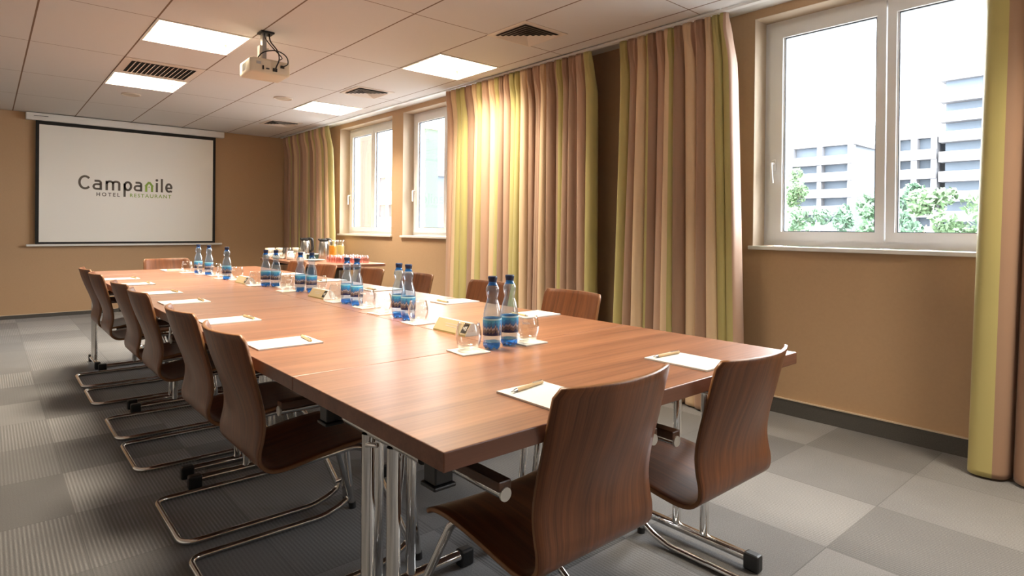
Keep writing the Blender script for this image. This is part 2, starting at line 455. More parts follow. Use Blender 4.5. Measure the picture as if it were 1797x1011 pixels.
# dark carpet skirting with a pale cap line
for nm, a in (('baseboard_right', (WX-0.010, YR, 0, WX, YB-0.01, 0.095)), ('baseboard_back', (XL, YB-0.010, 0, WX-0.011, YB, 0.045)),
              ('baseboard_left', (XL, YR, 0, XL+0.01, YB-0.011, 0.05)), ('baseboard_front', (XL+0.011, YR, 0, WX-0.011, YR+0.01, 0.05))):
    bm = bmesh.new(); box(bm, *a)
    struct(obj(nm, bm, MT['base'] if 'base' in MT else MT.setdefault('base', simple('skirting_carpet', (0.085, 0.080, 0.074), 0.9, noise=0.3, nscale=150))))
struct(obj('trim_1', B(WX-0.014, YR, 0.095, WX, YB-0.01, 0.102), MT['reveal']))
struct(obj('trim_2', B(XL, YB-0.013, 0.045, WX-0.015, YB, 0.052), MT['reveal']))

# lamps and vents take whole cells out of the tile ceiling
XC = [0.235 + 0.6025*k for k in range(-5, 6)]      # ... 0.235, 0.8375, 1.44, 2.0425, 2.645, 3.2475
LAMPS = [(0.8375, 4.515), (0.8375, 6.33), (2.645, 3.915), (2.645, 6.33), (0.8375, 1.80), (2.645, -0.60)]  # last two are out of view, added as fill light for the room
bm = bmesh.new()
holes = [(x, y, x+0.6025, y+0.6025) for x, y in LAMPS]
xs = sorted(set([XL] + [v for h in holes for v in (h[0], h[2])] + [XE]))
yv = sorted(set([YR] + [v for h in holes for v in (h[1], h[3])] + [YB]))
for i in range(len(xs)-1):
    for j in range(len(yv)-1):
        cx, cy = (xs[i]+xs[i+1])/2, (yv[j]+yv[j+1])/2
        if any(h[0] < cx < h[2] and h[1] < cy < h[3] for h in holes): continue
        v = [bm.verts.new(c) for c in ((xs[i], yv[j], CZ), (xs[i], yv[j+1], CZ), (xs[i+1], yv[j+1], CZ), (xs[i+1], yv[j], CZ))]
        bm.faces.new(v)
bmesh.ops.remove_doubles(bm, verts=bm.verts, dist=1e-4)
box(bm, XL, YR, 2.62, XE, YB, 2.9)
struct(obj('ceiling', bm, MT['ceiling']))
bm = bmesh.new(); box(bm, XE, YR, RZ, WX, YB, 2.9); box(bm, XE-0.004, YR, CZ, XE, YB, 2.62)
struct(obj('trim_3', bm, MT['white_paint']))

# ------------------------------------------------------------------ windows
def window(idx, y0, y1):
    z0, z1 = OPEN_Z
    xf = WX+0.15
    root = bpy.data.objects.new('window_%d' % idx, None); C.objects.link(root); struct(root)
    root.location = (xf, (y0+y1)/2, z0); bx_ = (y0+y1)/2
    h = (y1-y0)/2; H = z1-z0
    m = MT['pvc'] if 'pvc' in MT else MT.setdefault('pvc', simple('white_window_pvc', (0.80, 0.80, 0.80), 0.3))
    bm = bmesh.new()                                    # fixed frame
    fw_, d = 0.055, 0.07
    e = 0.0015
    box(bm, 0, -h+e, e, d, -h+fw_, H-e); box(bm, 0, h-fw_, e, d, h-e, H-e)
    box(bm, 0, -h+fw_, e, d, h-fw_, fw_); box(bm, 0, -h+fw_, H-fw_, d, h-fw_, H-e)
    obj('window_frame', bm, m, root)
    gz0, gz1 = 0.095, H-0.12
    for (a, b, nm) in ((0.05, h-0.02, 'far'), (-h+0.02, -0.05, 'near')):
        pass
    # two sashes: left (far) one opens
    for s in (1, -1):
        a, b = (0.004, h-0.042) if s > 0 else (-h+0.042, -0.004)
        ga, gb = (0.05, h-0.125) if s > 0 else (-h+0.125, -0.05)
        bm = bmesh.new(); x0, x1 = -0.018, 0.05
        zb, zt = 0.04, H-0.042
        box(bm, x0, a, zb, x1, ga, zt); box(bm, x0, gb, zb, x1, b, zt)
        box(bm, x0, ga, zb, x1, gb, gz0); box(bm, x0, ga, gz1, x1, gb, zt)
        # slim glazing bead
        for (p, q, r_, t) in ((ga, gz0, ga+0.008, gz1), (gb-0.008, gz0, gb, gz1)):
            box(bm, 0.0, p, q, 0.02, r_, t)
        sash = obj('window_sash', bm, m, root)
        gk = bmesh.new()                                # dark gasket line round the glass
        for (p, q, r_, t) in ((ga+0.008, gz0, ga+0.013, gz1), (gb-0.013, gz0, gb-0.008, gz1), (ga, gz1-0.006, gb, gz1), (ga, gz0, gb, gz0+0.004)):
            box(gk, 0.002, p, q, 0.018, r_, t)
        obj('gasket', gk, MT['gasket'] if 'gasket' in MT else MT.setdefault('gasket', simple('grey_gasket', (0.10, 0.12, 0.15), 0.5)), sash)
        obj('glass_pane', B(0.010, ga+0.009, gz0+0.001, 0.014, gb-0.009, gz1-0.001), MT['pane'], sash)
    # handle on the far sash stile
    bm = bmesh.new(); hy = h-0.075; hz = 0.53
    box(bm, -0.030, hy-0.014, hz-0.035, -0.018, hy+0.014, hz+0.035, bev=0.004)
    tube(bm, fillet([(-0.028, hy, hz+0.01), (-0.062, hy, hz+0.01), (-0.066, hy-0.012, hz-0.12)], 0.015), 0.008, seg=10)
    obj('window_handle', bm, MT['white'], root, smooth=True, autosmooth=40)
    # white sill board
    bm = bmesh.new(); box(bm, -0.15-0.028, -h-0.02, -0.0245, -0.15-0.0005, h+0.02, 0.0, bev=0.004)
    box(bm, -0.151, -h+0.001, -0.0245, 0.0, h-0.001, 0.0)
    obj('window_sill', bm, MT['white'], root)
    # pale reveal lining
    bm = bmesh.new()
    box(bm, -0.1495, -h+0.0005, 0.001, 0.0, -h+0.003, H-0.001); box(bm, -0.1495, h-0.003, 0.001, 0.0, h-0.0005, H-0.001)
    box(bm, -0.1495, -h+0.003, H-0.003, 0.0, h-0.003, H-0.001)
    obj('reveal_lining', bm, MT['reveal'], root)
for i, (a, b) in enumerate(WINDOWS): window(i+1, a, b)

# ------------------------------------------------------------------ ceiling fittings
LAMP_LABELS = ['lit square ceiling lamp next to the projector, largest in view', 'lit square ceiling lamp behind the slatted ceiling grille, nearest the screen',
               'lit square ceiling lamp above the middle pleated curtain', 'small lit square ceiling lamp furthest along the window side',
               'added unseen square fill lamp above the near end of the table', 'added unseen square fill lamp behind the viewpoint on the window side']
def make_lamp(lbl):
    t = thing('ceiling_lamp', lbl, 'ceiling lamp', (0, 0, CZ), 0, 'recessed square ceiling lamps')
    s = 0.6025
    bm = bmesh.new(); w = 0.016; g = 0.001
    for a in ((g, g, -0.006, s-g, w, 0.0), (g, s-w, -0.006, s-g, s-g, 0.0), (g, w, -0.006, w, s-w, 0.0), (s-w, w, -0.006, s-g, s-w, 0.0)):
        box(bm, *a)
    obj('lamp_frame', bm, MT['white_paint'], t)
    bm = bmesh.new(); q = 0.092
    for a in ((g, g, 0.0, s-g, w, q), (g, s-w, 0, s-g, s-g, q), (g, w, 0, w, s-w, q), (s-w, w, 0, s-g, s-w, q)):
        box(bm, *a)
    obj('lamp_housing', bm, MT['lampside'] if 'lampside' in MT else MT.setdefault('lampside', simple('lamp_reflector', (0.62, 0.50, 0.28), 0.5)), t)
    obj('lamp_diffuser', B(w, w, q-0.014, s-w, s-w, q), MT['lamp'], t)
    return t
for x, y in LAMPS:                # the louvred light each lamp throws down
    l = bpy.data.lights.new('lamp_light', 'AREA'); l.shape = 'SQUARE'; l.size = 0.55
    l.energy = 11.5; l.color = LAMP_COL; l.spread = math.radians(120)
    o = bpy.data.objects.new('lamp_light', l); C.objects.link(o); o.location = (x+0.301, y+0.301, CZ+0.074)
lamp0 = make_lamp(LAMP_LABELS[0]); lamp0.location = (LAMPS[0][0], LAMPS[0][1], CZ)
for (x, y), lb in list(zip(LAMPS, LAMP_LABELS))[1:]:
    dup(lamp0, (x, y, CZ), 0, lb)

def four_way_vent(cx, cy, s, lbl):
    t = thing('ceiling_vent', lbl, 'air vent', (cx, cy, CZ), 0, 'square ceiling air diffusers')
    h = s/2
    bm = bmesh.new(); box(bm, -h, -h, -0.004, h, h, -0.0005)
    obj('vent_plate', bm, MT['vent'] if 'vent' in MT else MT.setdefault('vent', simple('vent_cream', (0.70, 0.62, 0.55), 0.5)), t)
    obj('vent_opening', B(-h+0.045, -h+0.045, -0.0055, h-0.045, h-0.045, -0.0045), MT['blackmatte'], t)
    bm = bmesh.new()
    # concentric sloping square louvres
    for k in range(5):
        r0 = (h-0.045)*(1-k/5.4); r1 = r0-0.024
        a = [(-r0, -r0), (r0, -r0), (r0, r0), (-r0, r0)]; b = [(-r1, -r1), (r1, -r1), (r1, r1), (-r1, r1)]
        va = [bm.verts.new((x, y, -0.018)) for x, y in a]; vb = [bm.verts.new((x, y, -0.007)) for x, y in b]
        vc = [bm.verts.new((x*1.02, y*1.02, -0.018)) for x, y in a]
        for i in range(4):
            j = (i+1) % 4
            bm.faces.new((va[i], va[j], vb[j], vb[i])); bm.faces.new((va[j], va[i], vc[i], vc[j]))
    obj('vent_louvre', bm, MT['vent'], t)
    return t
four_way_vent(2.835, 3.125, 0.40, 'square four-way ceiling air diffuser above the gap between the two near curtains')
four_way_vent(2.885, 5.565, 0.40, 'square white ceiling air diffuser between the two window-side lamps')
four_way_vent(2.925, 8.02, 0.42, 'flat ceiling air diffuser nearest the far corner curtain')
# slatted grille between the two left lamps
t = thing('ceiling_grille', 'rectangular slatted ceiling return grille between the two left lamps', 'air vent', (1.139, 6.03, CZ))
obj('grille_plate', B(-0.298, -0.298, -0.004, 0.298, 0.298, -0.0005), MT['vent'], t)
obj('grille_opening', B(-0.24, -0.22, -0.0055, 0.24, 0.22, -0.0045), MT['blackmatte'], t)
for k in range(14):
    bm = bmesh.new(); x = -0.228 + k*0.035
    box(bm, -0.001, -0.22, -0.012, 0.018, 0.22, -0.010, mat=Matrix.Translation((x, 0, -0.008)) @ Matrix.Rotation(math.radians(-38), 4, 'Y'))
    obj('slat', bm, MT['vent'], t)
def speaker(cx, cy, r, lbl):
    t = thing('ceiling_speaker', lbl, 'speaker', (cx, cy, CZ), 0, 'round ceiling speakers')
    obj('speaker_rim', LA([(r, -0.0005), (r, -0.008), (r-0.008, -0.011), (r-0.014, -0.008), (r-0.014, -0.0005)], seg=32), MT['vent'], t, smooth=True, autosmooth=40)
    obj('speaker_mesh', LA([(0, -0.008), (r-0.0145, -0.006), (r-0.0145, -0.001)], seg=32), MT['vent2'] if 'vent2' in MT else MT.setdefault('vent2', simple('speaker_mesh_beige', (0.55, 0.47, 0.38), 0.6, noise=0.2, nscale=600)), t)
speaker(1.13, 7.34, 0.088, 'small round ceiling speaker in front of the projection screen')
speaker(2.365, 6.43, 0.095, 'small round ceiling speaker to the right of the projector')

# projector
t = thing('ceiling_projector', 'white video projector hanging from the ceiling on a short pole with black cables', 'projector', (1.455, 4.335, CZ))
obj('mounting_plate', B(-0.03, -0.045, -0.012, 0.06, 0.045, -0.001), MT['black'], t)
obj('mounting_pole', B(-0.014, -0.02, -0.20, 0.014, 0.02, -0.012), MT['metal_grey'], t)
bm = bmesh.new(); box(bm, -0.034, -0.026, -0.19, -0.0145, 0.026, -0.10, bev=0.004)
box(bm, -0.09, -0.06, -0.205, 0.09, 0.06, -0.198); box(bm, 0.0145, -0.012, -0.13, 0.035, 0.0, -0.11, bev=0.003)
obj('mounting_bracket', bm, MT['cream_plastic'], t)
bm = bmesh.new(); rm = Matrix.Rotation(math.radians(-2), 4, 'Z')
box(bm, -0.122, -0.115, -0.312, 0.148, 0.135, -0.213, bev=0.014, mat=rm)
body = obj('projector_body', bm, MT['cream_plastic'], t, smooth=True, autosmooth=50)
bm = bmesh.new(); box(bm, -0.10, -0.02, -0.2135, -0.02, 0.12, -0.205, bev=0.003)
obj('top_cover', bm, MT['cream_plastic'], body)
obj('type_plate', B(-0.085, -0.1165, -0.255, -0.055, -0.1145, -0.236), MT['metal_grey'], body)
for a in ((-0.045, -0.122, -0.287, -0.036, -0.113, -0.262), (-0.02, -0.122, -0.283, 0.0, -0.113, -0.275), (0.024, -0.126, -0.292, 0.052, -0.113, -0.270), (0.075, -0.126, -0.262, 0.10, -0.113, -0.244)):
    obj('connector', B(*a), MT['black'], body)
for k in range(7): obj('air_slot', B(-0.1235, -0.06+k*0.018, -0.285, -0.121, -0.052+k*0.018, -0.235), MT['metal_grey'], body)
bm = bmesh.new()
tube(bm, catmull([(0.03, -0.02, -0.012), (0.035, -0.04, -0.07), (0.06, -0.10, -0.14), (0.055, -0.15, -0.21), (0.040, -0.145, -0.26), (0.038, -0.124, -0.28)], 6), 0.0045, seg=8)
tube(bm, catmull([(0.0, -0.022, -0.012), (0.0, -0.045, -0.06), (0.04, -0.09, -0.13), (0.08, -0.13, -0.19), (0.06, -0.15, -0.215)], 6), 0.0035, seg=8)
tube(bm, catmull([(-0.06, -0.05, -0.205), (-0.03, -0.09, -0.165), (0.04, -0.13, -0.15), (0.10, -0.15, -0.18), (0.115, -0.15, -0.23), (0.088, -0.124, -0.253)], 6), 0.004, seg=8)
obj('cable', bm, MT['black'], t, smooth=True)

# ------------------------------------------------------------------ projection screen
t = thing('projection_screen', 'pulled-down white projection screen with black border and hotel logo on the far wall', 'projection screen', (1.47, YB, 1.0))
bm = bmesh.new(); box(bm, -1.115, -0.10, 1.405, 1.115, -0.012, 1.492, bev=0.008)
case = obj('screen_case', bm, MT['white'], t)
obj('case_keyhole', B(-1.04, -0.102, 1.452, -0.90, -0.0995, 1.458), MT['black'], case)
S0, S1, ZB, ZT = -0.985, 0.975, -0.10, 1.375-0.0
obj('screen_border', B(S0-0.035, -0.052, -0.10, S1+0.035, -0.047, 1.41), MT['blackmatte'], t)
fb = obj('screen_fabric', B(S0, -0.0545, -0.075, S1, -0.0525, 1.362), MT['screen'], t)
bm = bmesh.new(); box(bm, -1.105, -0.066, -0.128, 1.105, -0.036, -0.102, bev=0.006)
obj('bottom_bar', bm, MT['white'], t)

# logo strokes drawn as flat ribbons just in front of the fabric
def ribbon(bm, pts, w, y, mi=0, taper=None):
    pts = [Vector((p[0], p[1])) for p in pts]; n = len(pts)
    lft, rgt = [], []
    for i in range(n):
        t_ = (pts[min(i+1, n-1)] - pts[max(i-1, 0)]).normalized(); nn = Vector((-t_.y, t_.x))
        a = pts[i]+nn*w/2; b = pts[i]-nn*w/2
        lft.append(bm.verts.new((a.x, y, a.y))); rgt.append(bm.verts.new((b.x, y, b.y)))
    for i in range(n-1):
        f = bm.faces.new((lft[i], rgt[i], rgt[i+1], lft[i+1])); f.material_index = mi
def arc(cx, cz, rx, rz, a0, a1, n=14):
    return [(cx+rx*math.cos(math.radians(a0+(a1-a0)*i/n)), cz+rz*math.sin(math.radians(a0+(a1-a0)*i/n))) for i in range(n+1)]
U = 1.057/1485.0                 # one unit of the drawing in metres
X0L = 0.874-1.47; BASE = 0.440+0.15; LW = 0.026
def lx(u): return X0L + (u-150)*U
YL = -0.0552
xh = 0.128; ch = 0.180
def letter(f, *a):
    global bm
    bm = bmesh.new(); f(*a); obj('logo_letter', bm, MT['ink'], fb)
def C_(u0, u1):
    rx = ((u1-u0)*U-LW)/1.70; cx = lx(u0)+LW/2+rx; rz = ch/2-LW/2
    ribbon(bm, arc(cx, BASE+ch/2, rx, rz, 42, 318, 22), LW, YL)
def a_(u0, u1):
    x0_, x1_ = lx(u0), lx(u1); w = x1_-x0_
    ribbon(bm, [(x0_+0.012, BASE+xh-0.013)] + arc(x1_-LW/2-0.026, BASE+xh-0.039, 0.026, 0.026, 90, 0, 8) + [(x1_-LW/2, BASE)], LW, YL)
    cx = x0_ + w*0.42; rz = 0.030
    ribbon(bm, [(x1_-LW/2, BASE+0.073)] + [(cx, BASE+0.073)] + arc(cx-0.006, BASE+0.013+rz, w*0.42-LW/2+0.004, rz, 90, 270, 12) + [(x1_-LW/2, BASE+0.013)], LW*0.92, YL)
def m_(u0, u1):
    x0_, x1_ = lx(u0), lx(u1); xm = (x0_+x1_)/2
    ribbon(bm, [(x0_+LW/2, BASE), (x0_+LW/2, BASE+xh-0.006)], LW, YL)
    for p, q in ((x0_+LW/2, xm), (xm, x1_-LW/2)):
        r = (q-p)/2
        ribbon(bm, [(p, BASE+xh-r-0.012)] + arc((p+q)/2, BASE+xh-LW/2-r*0.75, r, r*0.75, 180, 0, 12) + [(q, BASE)], LW, YL)
def p_(u0, u1):
    x0_, x1_ = lx(u0), lx(u1)
    ribbon(bm, [(x0_+LW/2, BASE-0.078), (x0_+LW/2, BASE+xh-0.03)], LW, YL)
    cx = (x0_+x1_)/2
    ribbon(bm, arc(cx, BASE+xh/2, (x1_-x0_)/2-LW/2, xh/2-LW/2+0.001, 0, 360, 24), LW, YL)
def i_():
    xi = lx(1372); ribbon(bm, [(xi, BASE), (xi, BASE+xh-0.003)], LW, YL)
    ribbon(bm, arc(xi, BASE+xh+0.032, 0.0085, 0.0085, 0, 360, 14), 0.017, YL)
def l_():
    xl = lx(1455); ribbon(bm, [(xl, BASE), (xl, BASE+0.182)], LW, YL)
def e_(u0, u1):
    xe0, xe1 = lx(u0), lx(u1); cx = (xe0+xe1)/2
    ribbon(bm, [(xe0+LW/2, BASE+xh/2-0.004), (xe1-0.004, BASE+xh/2-0.004)], LW*0.8, YL)
    ribbon(bm, arc(cx, BASE+xh/2, (xe1-xe0)/2-LW/2, xh/2-LW/2, -4, 300, 24) + [(xe1-0.006, BASE+0.014)], LW, YL)
for f_, a in ((C_, (150, 325)), (a_, (372, 502)), (m_, (555, 785)), (p_, (832, 970)), (a_, (1005, 1132)), (i_, ()), (l_, ()), (e_, (1512, 1636))): letter(f_, *a)
bm = bmesh.new()                 # the green house-shaped n
xn0, xn1 = lx(1178)+LW/2, lx(1310)-LW/2; xm = (xn0+xn1)/2
ribbon(bm, [(xn0, BASE), (xn0, BASE+xh*0.62)], LW, YL); ribbon(bm, [(xn1, BASE), (xn1, BASE+xh*0.62)], LW, YL)
ribbon(bm, [(xn0-0.010, BASE+xh*0.55), (xm, BASE+xh+0.002)], LW, YL-0.0002); ribbon(bm, [(xm, BASE+xh+0.002), (xn1+0.010, BASE+xh*0.55)], LW, YL-0.0004)
ribbon(bm, arc(xm, BASE+xh*0.50, 0.004, 0.004, 0, 360, 10), 0.009, YL)
obj('logo_house_letter', bm, MT['greenink'], fb)
def text_mesh(name, s, size, mat, parent, loc, spacing=1.0, offset=0.0, align='LEFT', rot=(PI/2, 0, 0), width=None):
    cu = bpy.data.curves.new(name, 'FONT'); cu.body = s; cu.size = size; cu.space_character = spacing; cu.offset = offset; cu.align_x = align
    tmp = bpy.data.objects.new(name+'_tmp', cu)
    C.objects.link(tmp)
    dg = bpy.context.evaluated_depsgraph_get(); dg.update()
    me = bpy.data.meshes.new_from_object(tmp.evaluated_get(dg))
    bpy.data.objects.remove(tmp)
    me.name = name
    o = bpy.data.objects.new(name, me); C.objects.link(o)
    me.materials.clear(); me.materials.append(mat)
    if width:
        xsv = [v.co.x for v in me.vertices]; k = width/(max(xsv)-min(xsv)); mn = min(xsv)
        for v in me.vertices: v.co.x = (v.co.x-mn)*k
    o.parent = parent; o.location = loc; o.rotation_euler = rot
    return o
text_mesh('hotel_lettering', 'HOTEL', 0.066, MT['ink'], fb, (lx(420), YL, BASE-0.078), 1.5, 0.0012, width=lx(776)-lx(420))
text_mesh('restaurant_lettering', 'RESTAURANT', 0.066, MT['greenink'], fb, (lx(935), YL, BASE-0.078), 1.3, 0.0008, width=lx(1615)-lx(935))

# ------------------------------------------------------------------ curtains
def curtain(name, yt, yb, xc, ztop, zbot, folds, seq, seed, lbl, amp=0.055, swing=0.0, cloth=None, edge=None):
    """yt, yb: (far, near) extents at the top and at the hem"""
    rnd = random.Random(seed)
    per = 18; n = folds*per
    ph = [rnd.uniform(-0.35, 0.35) for _ in range(folds+2)]
    am = [rnd.uniform(0.65, 1.25) for _ in range(folds+2)]
    wd = [rnd.uniform(0.7, 1.3) for _ in range(folds)]; s = sum(wd); cum = [0]
    for w in wd: cum.append(cum[-1]+w/s)
    rows = [0, 0.01, 0.022, 0.034, 0.046, 0.058, 0.072, 0.09, 0.12, 0.17, 0.25, 0.35, 0.45, 0.55, 0.65, 0.75, 0.85, 0.93, 0.99, 1.0]
    bm = bmesh.new(); uvl = bm.loops.layers.uv.new('UVMap')
    grid = []; us = []
    for ri, v in enumerate(rows):
        z = ztop + (zbot-ztop)*v
        y0 = yt[0]+(yb[0]-yt[0])*v; y1 = yt[1]+(yb[1]-yt[1])*v
        k = min(1, v/0.14); k = k*k*(3-2*k)
        row = []
        for i in range(n+1):
            f = i/per; fi = min(int(f), folds-1); q = f-fi
            pin = math.exp(-((v-0.045)/0.028)**2)
            tt = cum[fi]+(cum[fi+1]-cum[fi])*(q+0.115*math.sin(2*PI*q)*pin)
            a0 = am[fi]*(1-q)+am[fi+1]*q
            ang = 2*PI*q
            # body: deep rounded folds that lean sideways
            rid = abs(math.sin(ang/2 + 0.12*math.sin(ang+ph[fi])))**0.62
            xb = (1.55*rid-0.95)*amp*a0*(0.75+0.35*v)
            yo = -math.sin(ang)*0.016*a0*(0.6+0.5*v) + ph[fi]*0.03*(0.5-0.5*math.cos(ang))
            xb += 0.012*math.sin(f*1.7+v*2.2+seed)
            # head: flat tape with a tight pinch pleat once a fold
            d = min(abs(q-0.25), 1)
            xt = (1.3*rid-0.8)*(0.020+0.022*pin)*a0 + 0.003*math.sin(ang*5)
            yto = 0.003*math.sin(ang*4)
            x = (xc*k + 3.432*(1-k)) - (xt*(1-k) + xb*k) + swing*v
            y = y0+(y1-y0)*tt - (yto*(1-k)+yo*k)
            row.append(Vector((x, y, z)))
        grid.append(row)
    mid = grid[12]; u = [0.0]
    for i in range(1, n+1): u.append(u[-1]+(mid[i]-mid[i-1]).length)
    vs = [[bm.verts.new(p) for p in row] for row in grid]
    # stripes of cloth, cut at whole columns
    tot = sum(w for w, _ in seq); acc = []; a = 0
    sc_ = u[-1]/tot
    for w, c in seq: a += w*sc_; acc.append((a, c))
    for r_ in range(len(rows)-1):
        for i in range(n):
            f = bm.faces.new((vs[r_][i], vs[r_][i+1], vs[r_+1][i+1], vs[r_+1][i]))
            um = (u[i]+u[i+1])/2; f.material_index = next((c for (e_, c) in acc if um <= e_), seq[-1][1])
            for lp, (uu, vv) in zip(f.loops, ((u[i], rows[r_]), (u[i+1], rows[r_]), (u[i+1], rows[r_+1]), (u[i], rows[r_+1]))):
                lp[uvl].uv = (uu, vv*2.4)
            f.smooth = True
    o = obj(name, bm, FAB, None)
    for p in o.data.polygons: p.use_smooth = True
    sd = o.modifiers.new('thickness', 'SOLIDIFY'); sd.thickness = 0.0025; sd.offset = 0
    return tag(o, lbl, 'curtain', 'striped floor-length curtains')
G_, M_, P_, K_ = 0, 1, 2, 3
rnd = random.Random(5)
ZC0, ZH = 2.4915, 0.012
curtain('curtain', (9.30, 7.70), (9.30, 7.56), 3.475, ZC0, ZH, 20,
        [(1, M_), (1, K_), (.8, G_), (1, M_), (1, P_), (.8, K_), (1, G_), (.7, M_), (1, K_), (.8, P_), (1, G_), (1, M_), (.8, P_), (1, G_), (1, K_), (1, P_), (1, G_), (.8, M_), (1, P_), (1.2, G_)],
        1, 'striped green, peach and brown curtain in the far corner beside the screen wall', amp=0.042)
curtain('curtain', (4.97, 3.07), (5.0, 3.05), 3.475, ZC0, ZH, 24,
        [(1, K_), (.8, P_), (1.2, G_), (1, M_), (1, P_), (1, G_), (1.1, K_), (1, P_), (.8, G_), (1.2, M_), (1, K_), (2.0, G_), (1, P_), (1.2, M_), (1, K_), (1, P_), (1, M_), (.9, G_), (1.2, M_), (1.2, K_), (.9, G_)],
        2, 'widest striped curtain, in the middle, left of the bare strip of wall', amp=0.064)
curtain('curtain', (2.80, 1.955), (2.86, 1.875), 3.475, ZC0, ZH, 12,
        [(1.3, G_), (1.2, M_), (1, K_), (1.2, P_), (1, G_), (1, M_), (1.5, K_), (1, P_), (1.1, G_), (1, M_), (1, P_), (1.2, K_), (1.2, M_), (1, P_), (2.2, G_), (.7, K_)],
        3, 'striped curtain immediately left of the large near window, wide green band at its edge', amp=0.074)
curtain('curtain', (0.70, -0.55), (0.76, -0.55), 3.56, ZC0, ZH, 6,
        [(1.0, G_), (3.0, M_), (1.3, P_), (1, G_), (1.2, K_), (1, M_), (1.2, P_), (1.4, G_)],
        8, 'curtain at the right border with a gold edge band and brown fold', amp=0.09)
# curtain rail in the recess
t = thing('curtain_rail', 'long white curtain rail along the ceiling edge above the curtains', 'curtain rail', (3.428, 0, CZ))
bm = bmesh.new(); box(bm, -0.020, YR+0.02, -0.006, 0.020, YB-0.02, 0.008)
obj('rail_track', bm, MT['white'], t)
for k in range(11): obj('rail_bracket', B(-0.014, YR+0.4+k*1.2, 0.0085, 0.014, YR+0.43+k*1.2, RZ-CZ-0.001), MT['white'], t)

# ------------------------------------------------------------------ tables
TH, TT = 0.75, 0.038             # top height and thickness
def t_leg(parent, cx, cy, along, flen, lean=0.0):
    """double-column leg with a long foot; along = 'x' or 'y' is the foot's direction"""
    a = Matrix.Translation((cx, cy, 0)) @ (Matrix.Identity(4) if along == 'y' else Matrix.Rotation(PI/2, 4, 'Z'))
    h = flen/2
    bm = bmesh.new()
    for s in (-1, 1): tube(bm, [a @ Vector((0, s*0.058, 0.05)), a @ Vector((0, s*0.058, TH-TT-0.040))], 0.016, seg=16, caps=False)
    post = obj('leg', bm, MT['chrome'], parent, smooth=True, autosmooth=50)
    bm = bmesh.new(); tube(bm, [a @ Vector((0, -h+0.02, 0.038)), a @ Vector((0, h-0.02, 0.038))], 0.017, seg=14)
    obj('foot', bm, MT['chrome'], parent, smooth=True, autosmooth=50)
    for s in (-1, 1):
        bm = bmesh.new(); y0_, y1_ = sorted((s*(h-0.055), s*h))
        box(bm, -0.0195, y0_, 0.0, 0.0195, y1_, 0.058, bev=0.008, mat=a)
        obj('foot_cap', bm, MT['black'], parent)
    bm = bmesh.new(); tube(bm, [a @ Vector((0, -0.175, TH-TT-0.030)), a @ Vector((0, 0.165, TH-TT-0.030))], 0.014, seg=12); tube(bm, [a @ Vector((0, -0.10, TH-TT-0.012)), a @ Vector((0, 0.10, TH-TT-0.012))], 0.0115, seg=12)
    obj('top_rail', bm, MT['chrome'], parent, smooth=True, autosmooth=50)
def folding_table(x0, y0, x1, y1, legs, lbl, nm='conference_table', group='folding conference tables pushed together', rad=0.0, frame=True):
    cx, cy = (x0+x1)/2, (y0+y1)/2
    t = thing(nm, lbl, 'table', (cx, cy, 0), 0, group)
    w, d = (x1-x0)/2-0.0008, (y1-y0)/2-0.0008
    bm = bmesh.new(); zt, zb = TH, TH-TT
    box(bm, -w, -d, zb, w, d, zt, bev=0.0025)
    for f in bm.faces: f.material_index = 0 if abs(f.normal.z) > 0.9 or f.calc_center_median().z > TH-0.003 else 1
    bm.normal_update()
    for f in bm.faces: f.material_index = 0 if f.normal.z > 0.5 else 1
    obj('tabletop', bm, [MT['table'], MT['table_edge']], t)
    for (lx_, ly_, al, fl) in legs: t_leg(t, lx_-cx, ly_-cy, al, fl)
    if frame:
        bm = bmesh.new()
        if w > d: 
            for s in (-1, 1): box(bm, -w+0.07, s*(d-0.09)-0.012, zb-0.036, w-0.07, s*(d-0.09)+0.012, zb-0.0005)
        else:
            for s in (-1, 1): box(bm, s*(w-0.09)-0.012, -d+0.07, zb-0.036, s*(w-0.09)+0.012, d-0.07, zb-0.0005)
        obj('under_frame', bm, MT['black'], t)
        if w > d:
            for sx in (-1, 1):
                for sy in (-1, 1):
                    bm = bmesh.new(); X_, Y_ = sx*(w-0.060), sy*(d-0.105)
                    box(bm, X_-0.021, Y_-0.021, zb-0.062, X_+0.021, Y_+0.021, zb-0.001, bev=0.003)
                    box(bm, X_-0.026, Y_-0.026, zb-0.071, X_+0.026, Y_+0.026, zb-0.0625, bev=0.003)
                    obj('hinge_block', bm, MT['black'], t)
    return t
TX0, TX1, TXM = 0.615, 2.022, 1.3185
J = [0.887, 1.591, 2.965, 4.33, 5.72, 6.19]
INSET = {(1, 0): (0.066, 0.045), (2, 0): (0.066, 0.05), (0, 1): (0.066, 0.48), (1, 1): (0.235, 0.395), (2, 1): (0.205, 0.05)}
tab = folding_table(TX0, J[0], TX1, J[1], [(0.672, 1.215, 'y', 0.54), (1.965, 1.245, 'y', 0.54)], 'near end table standing crosswise, with the two nearest chairs')
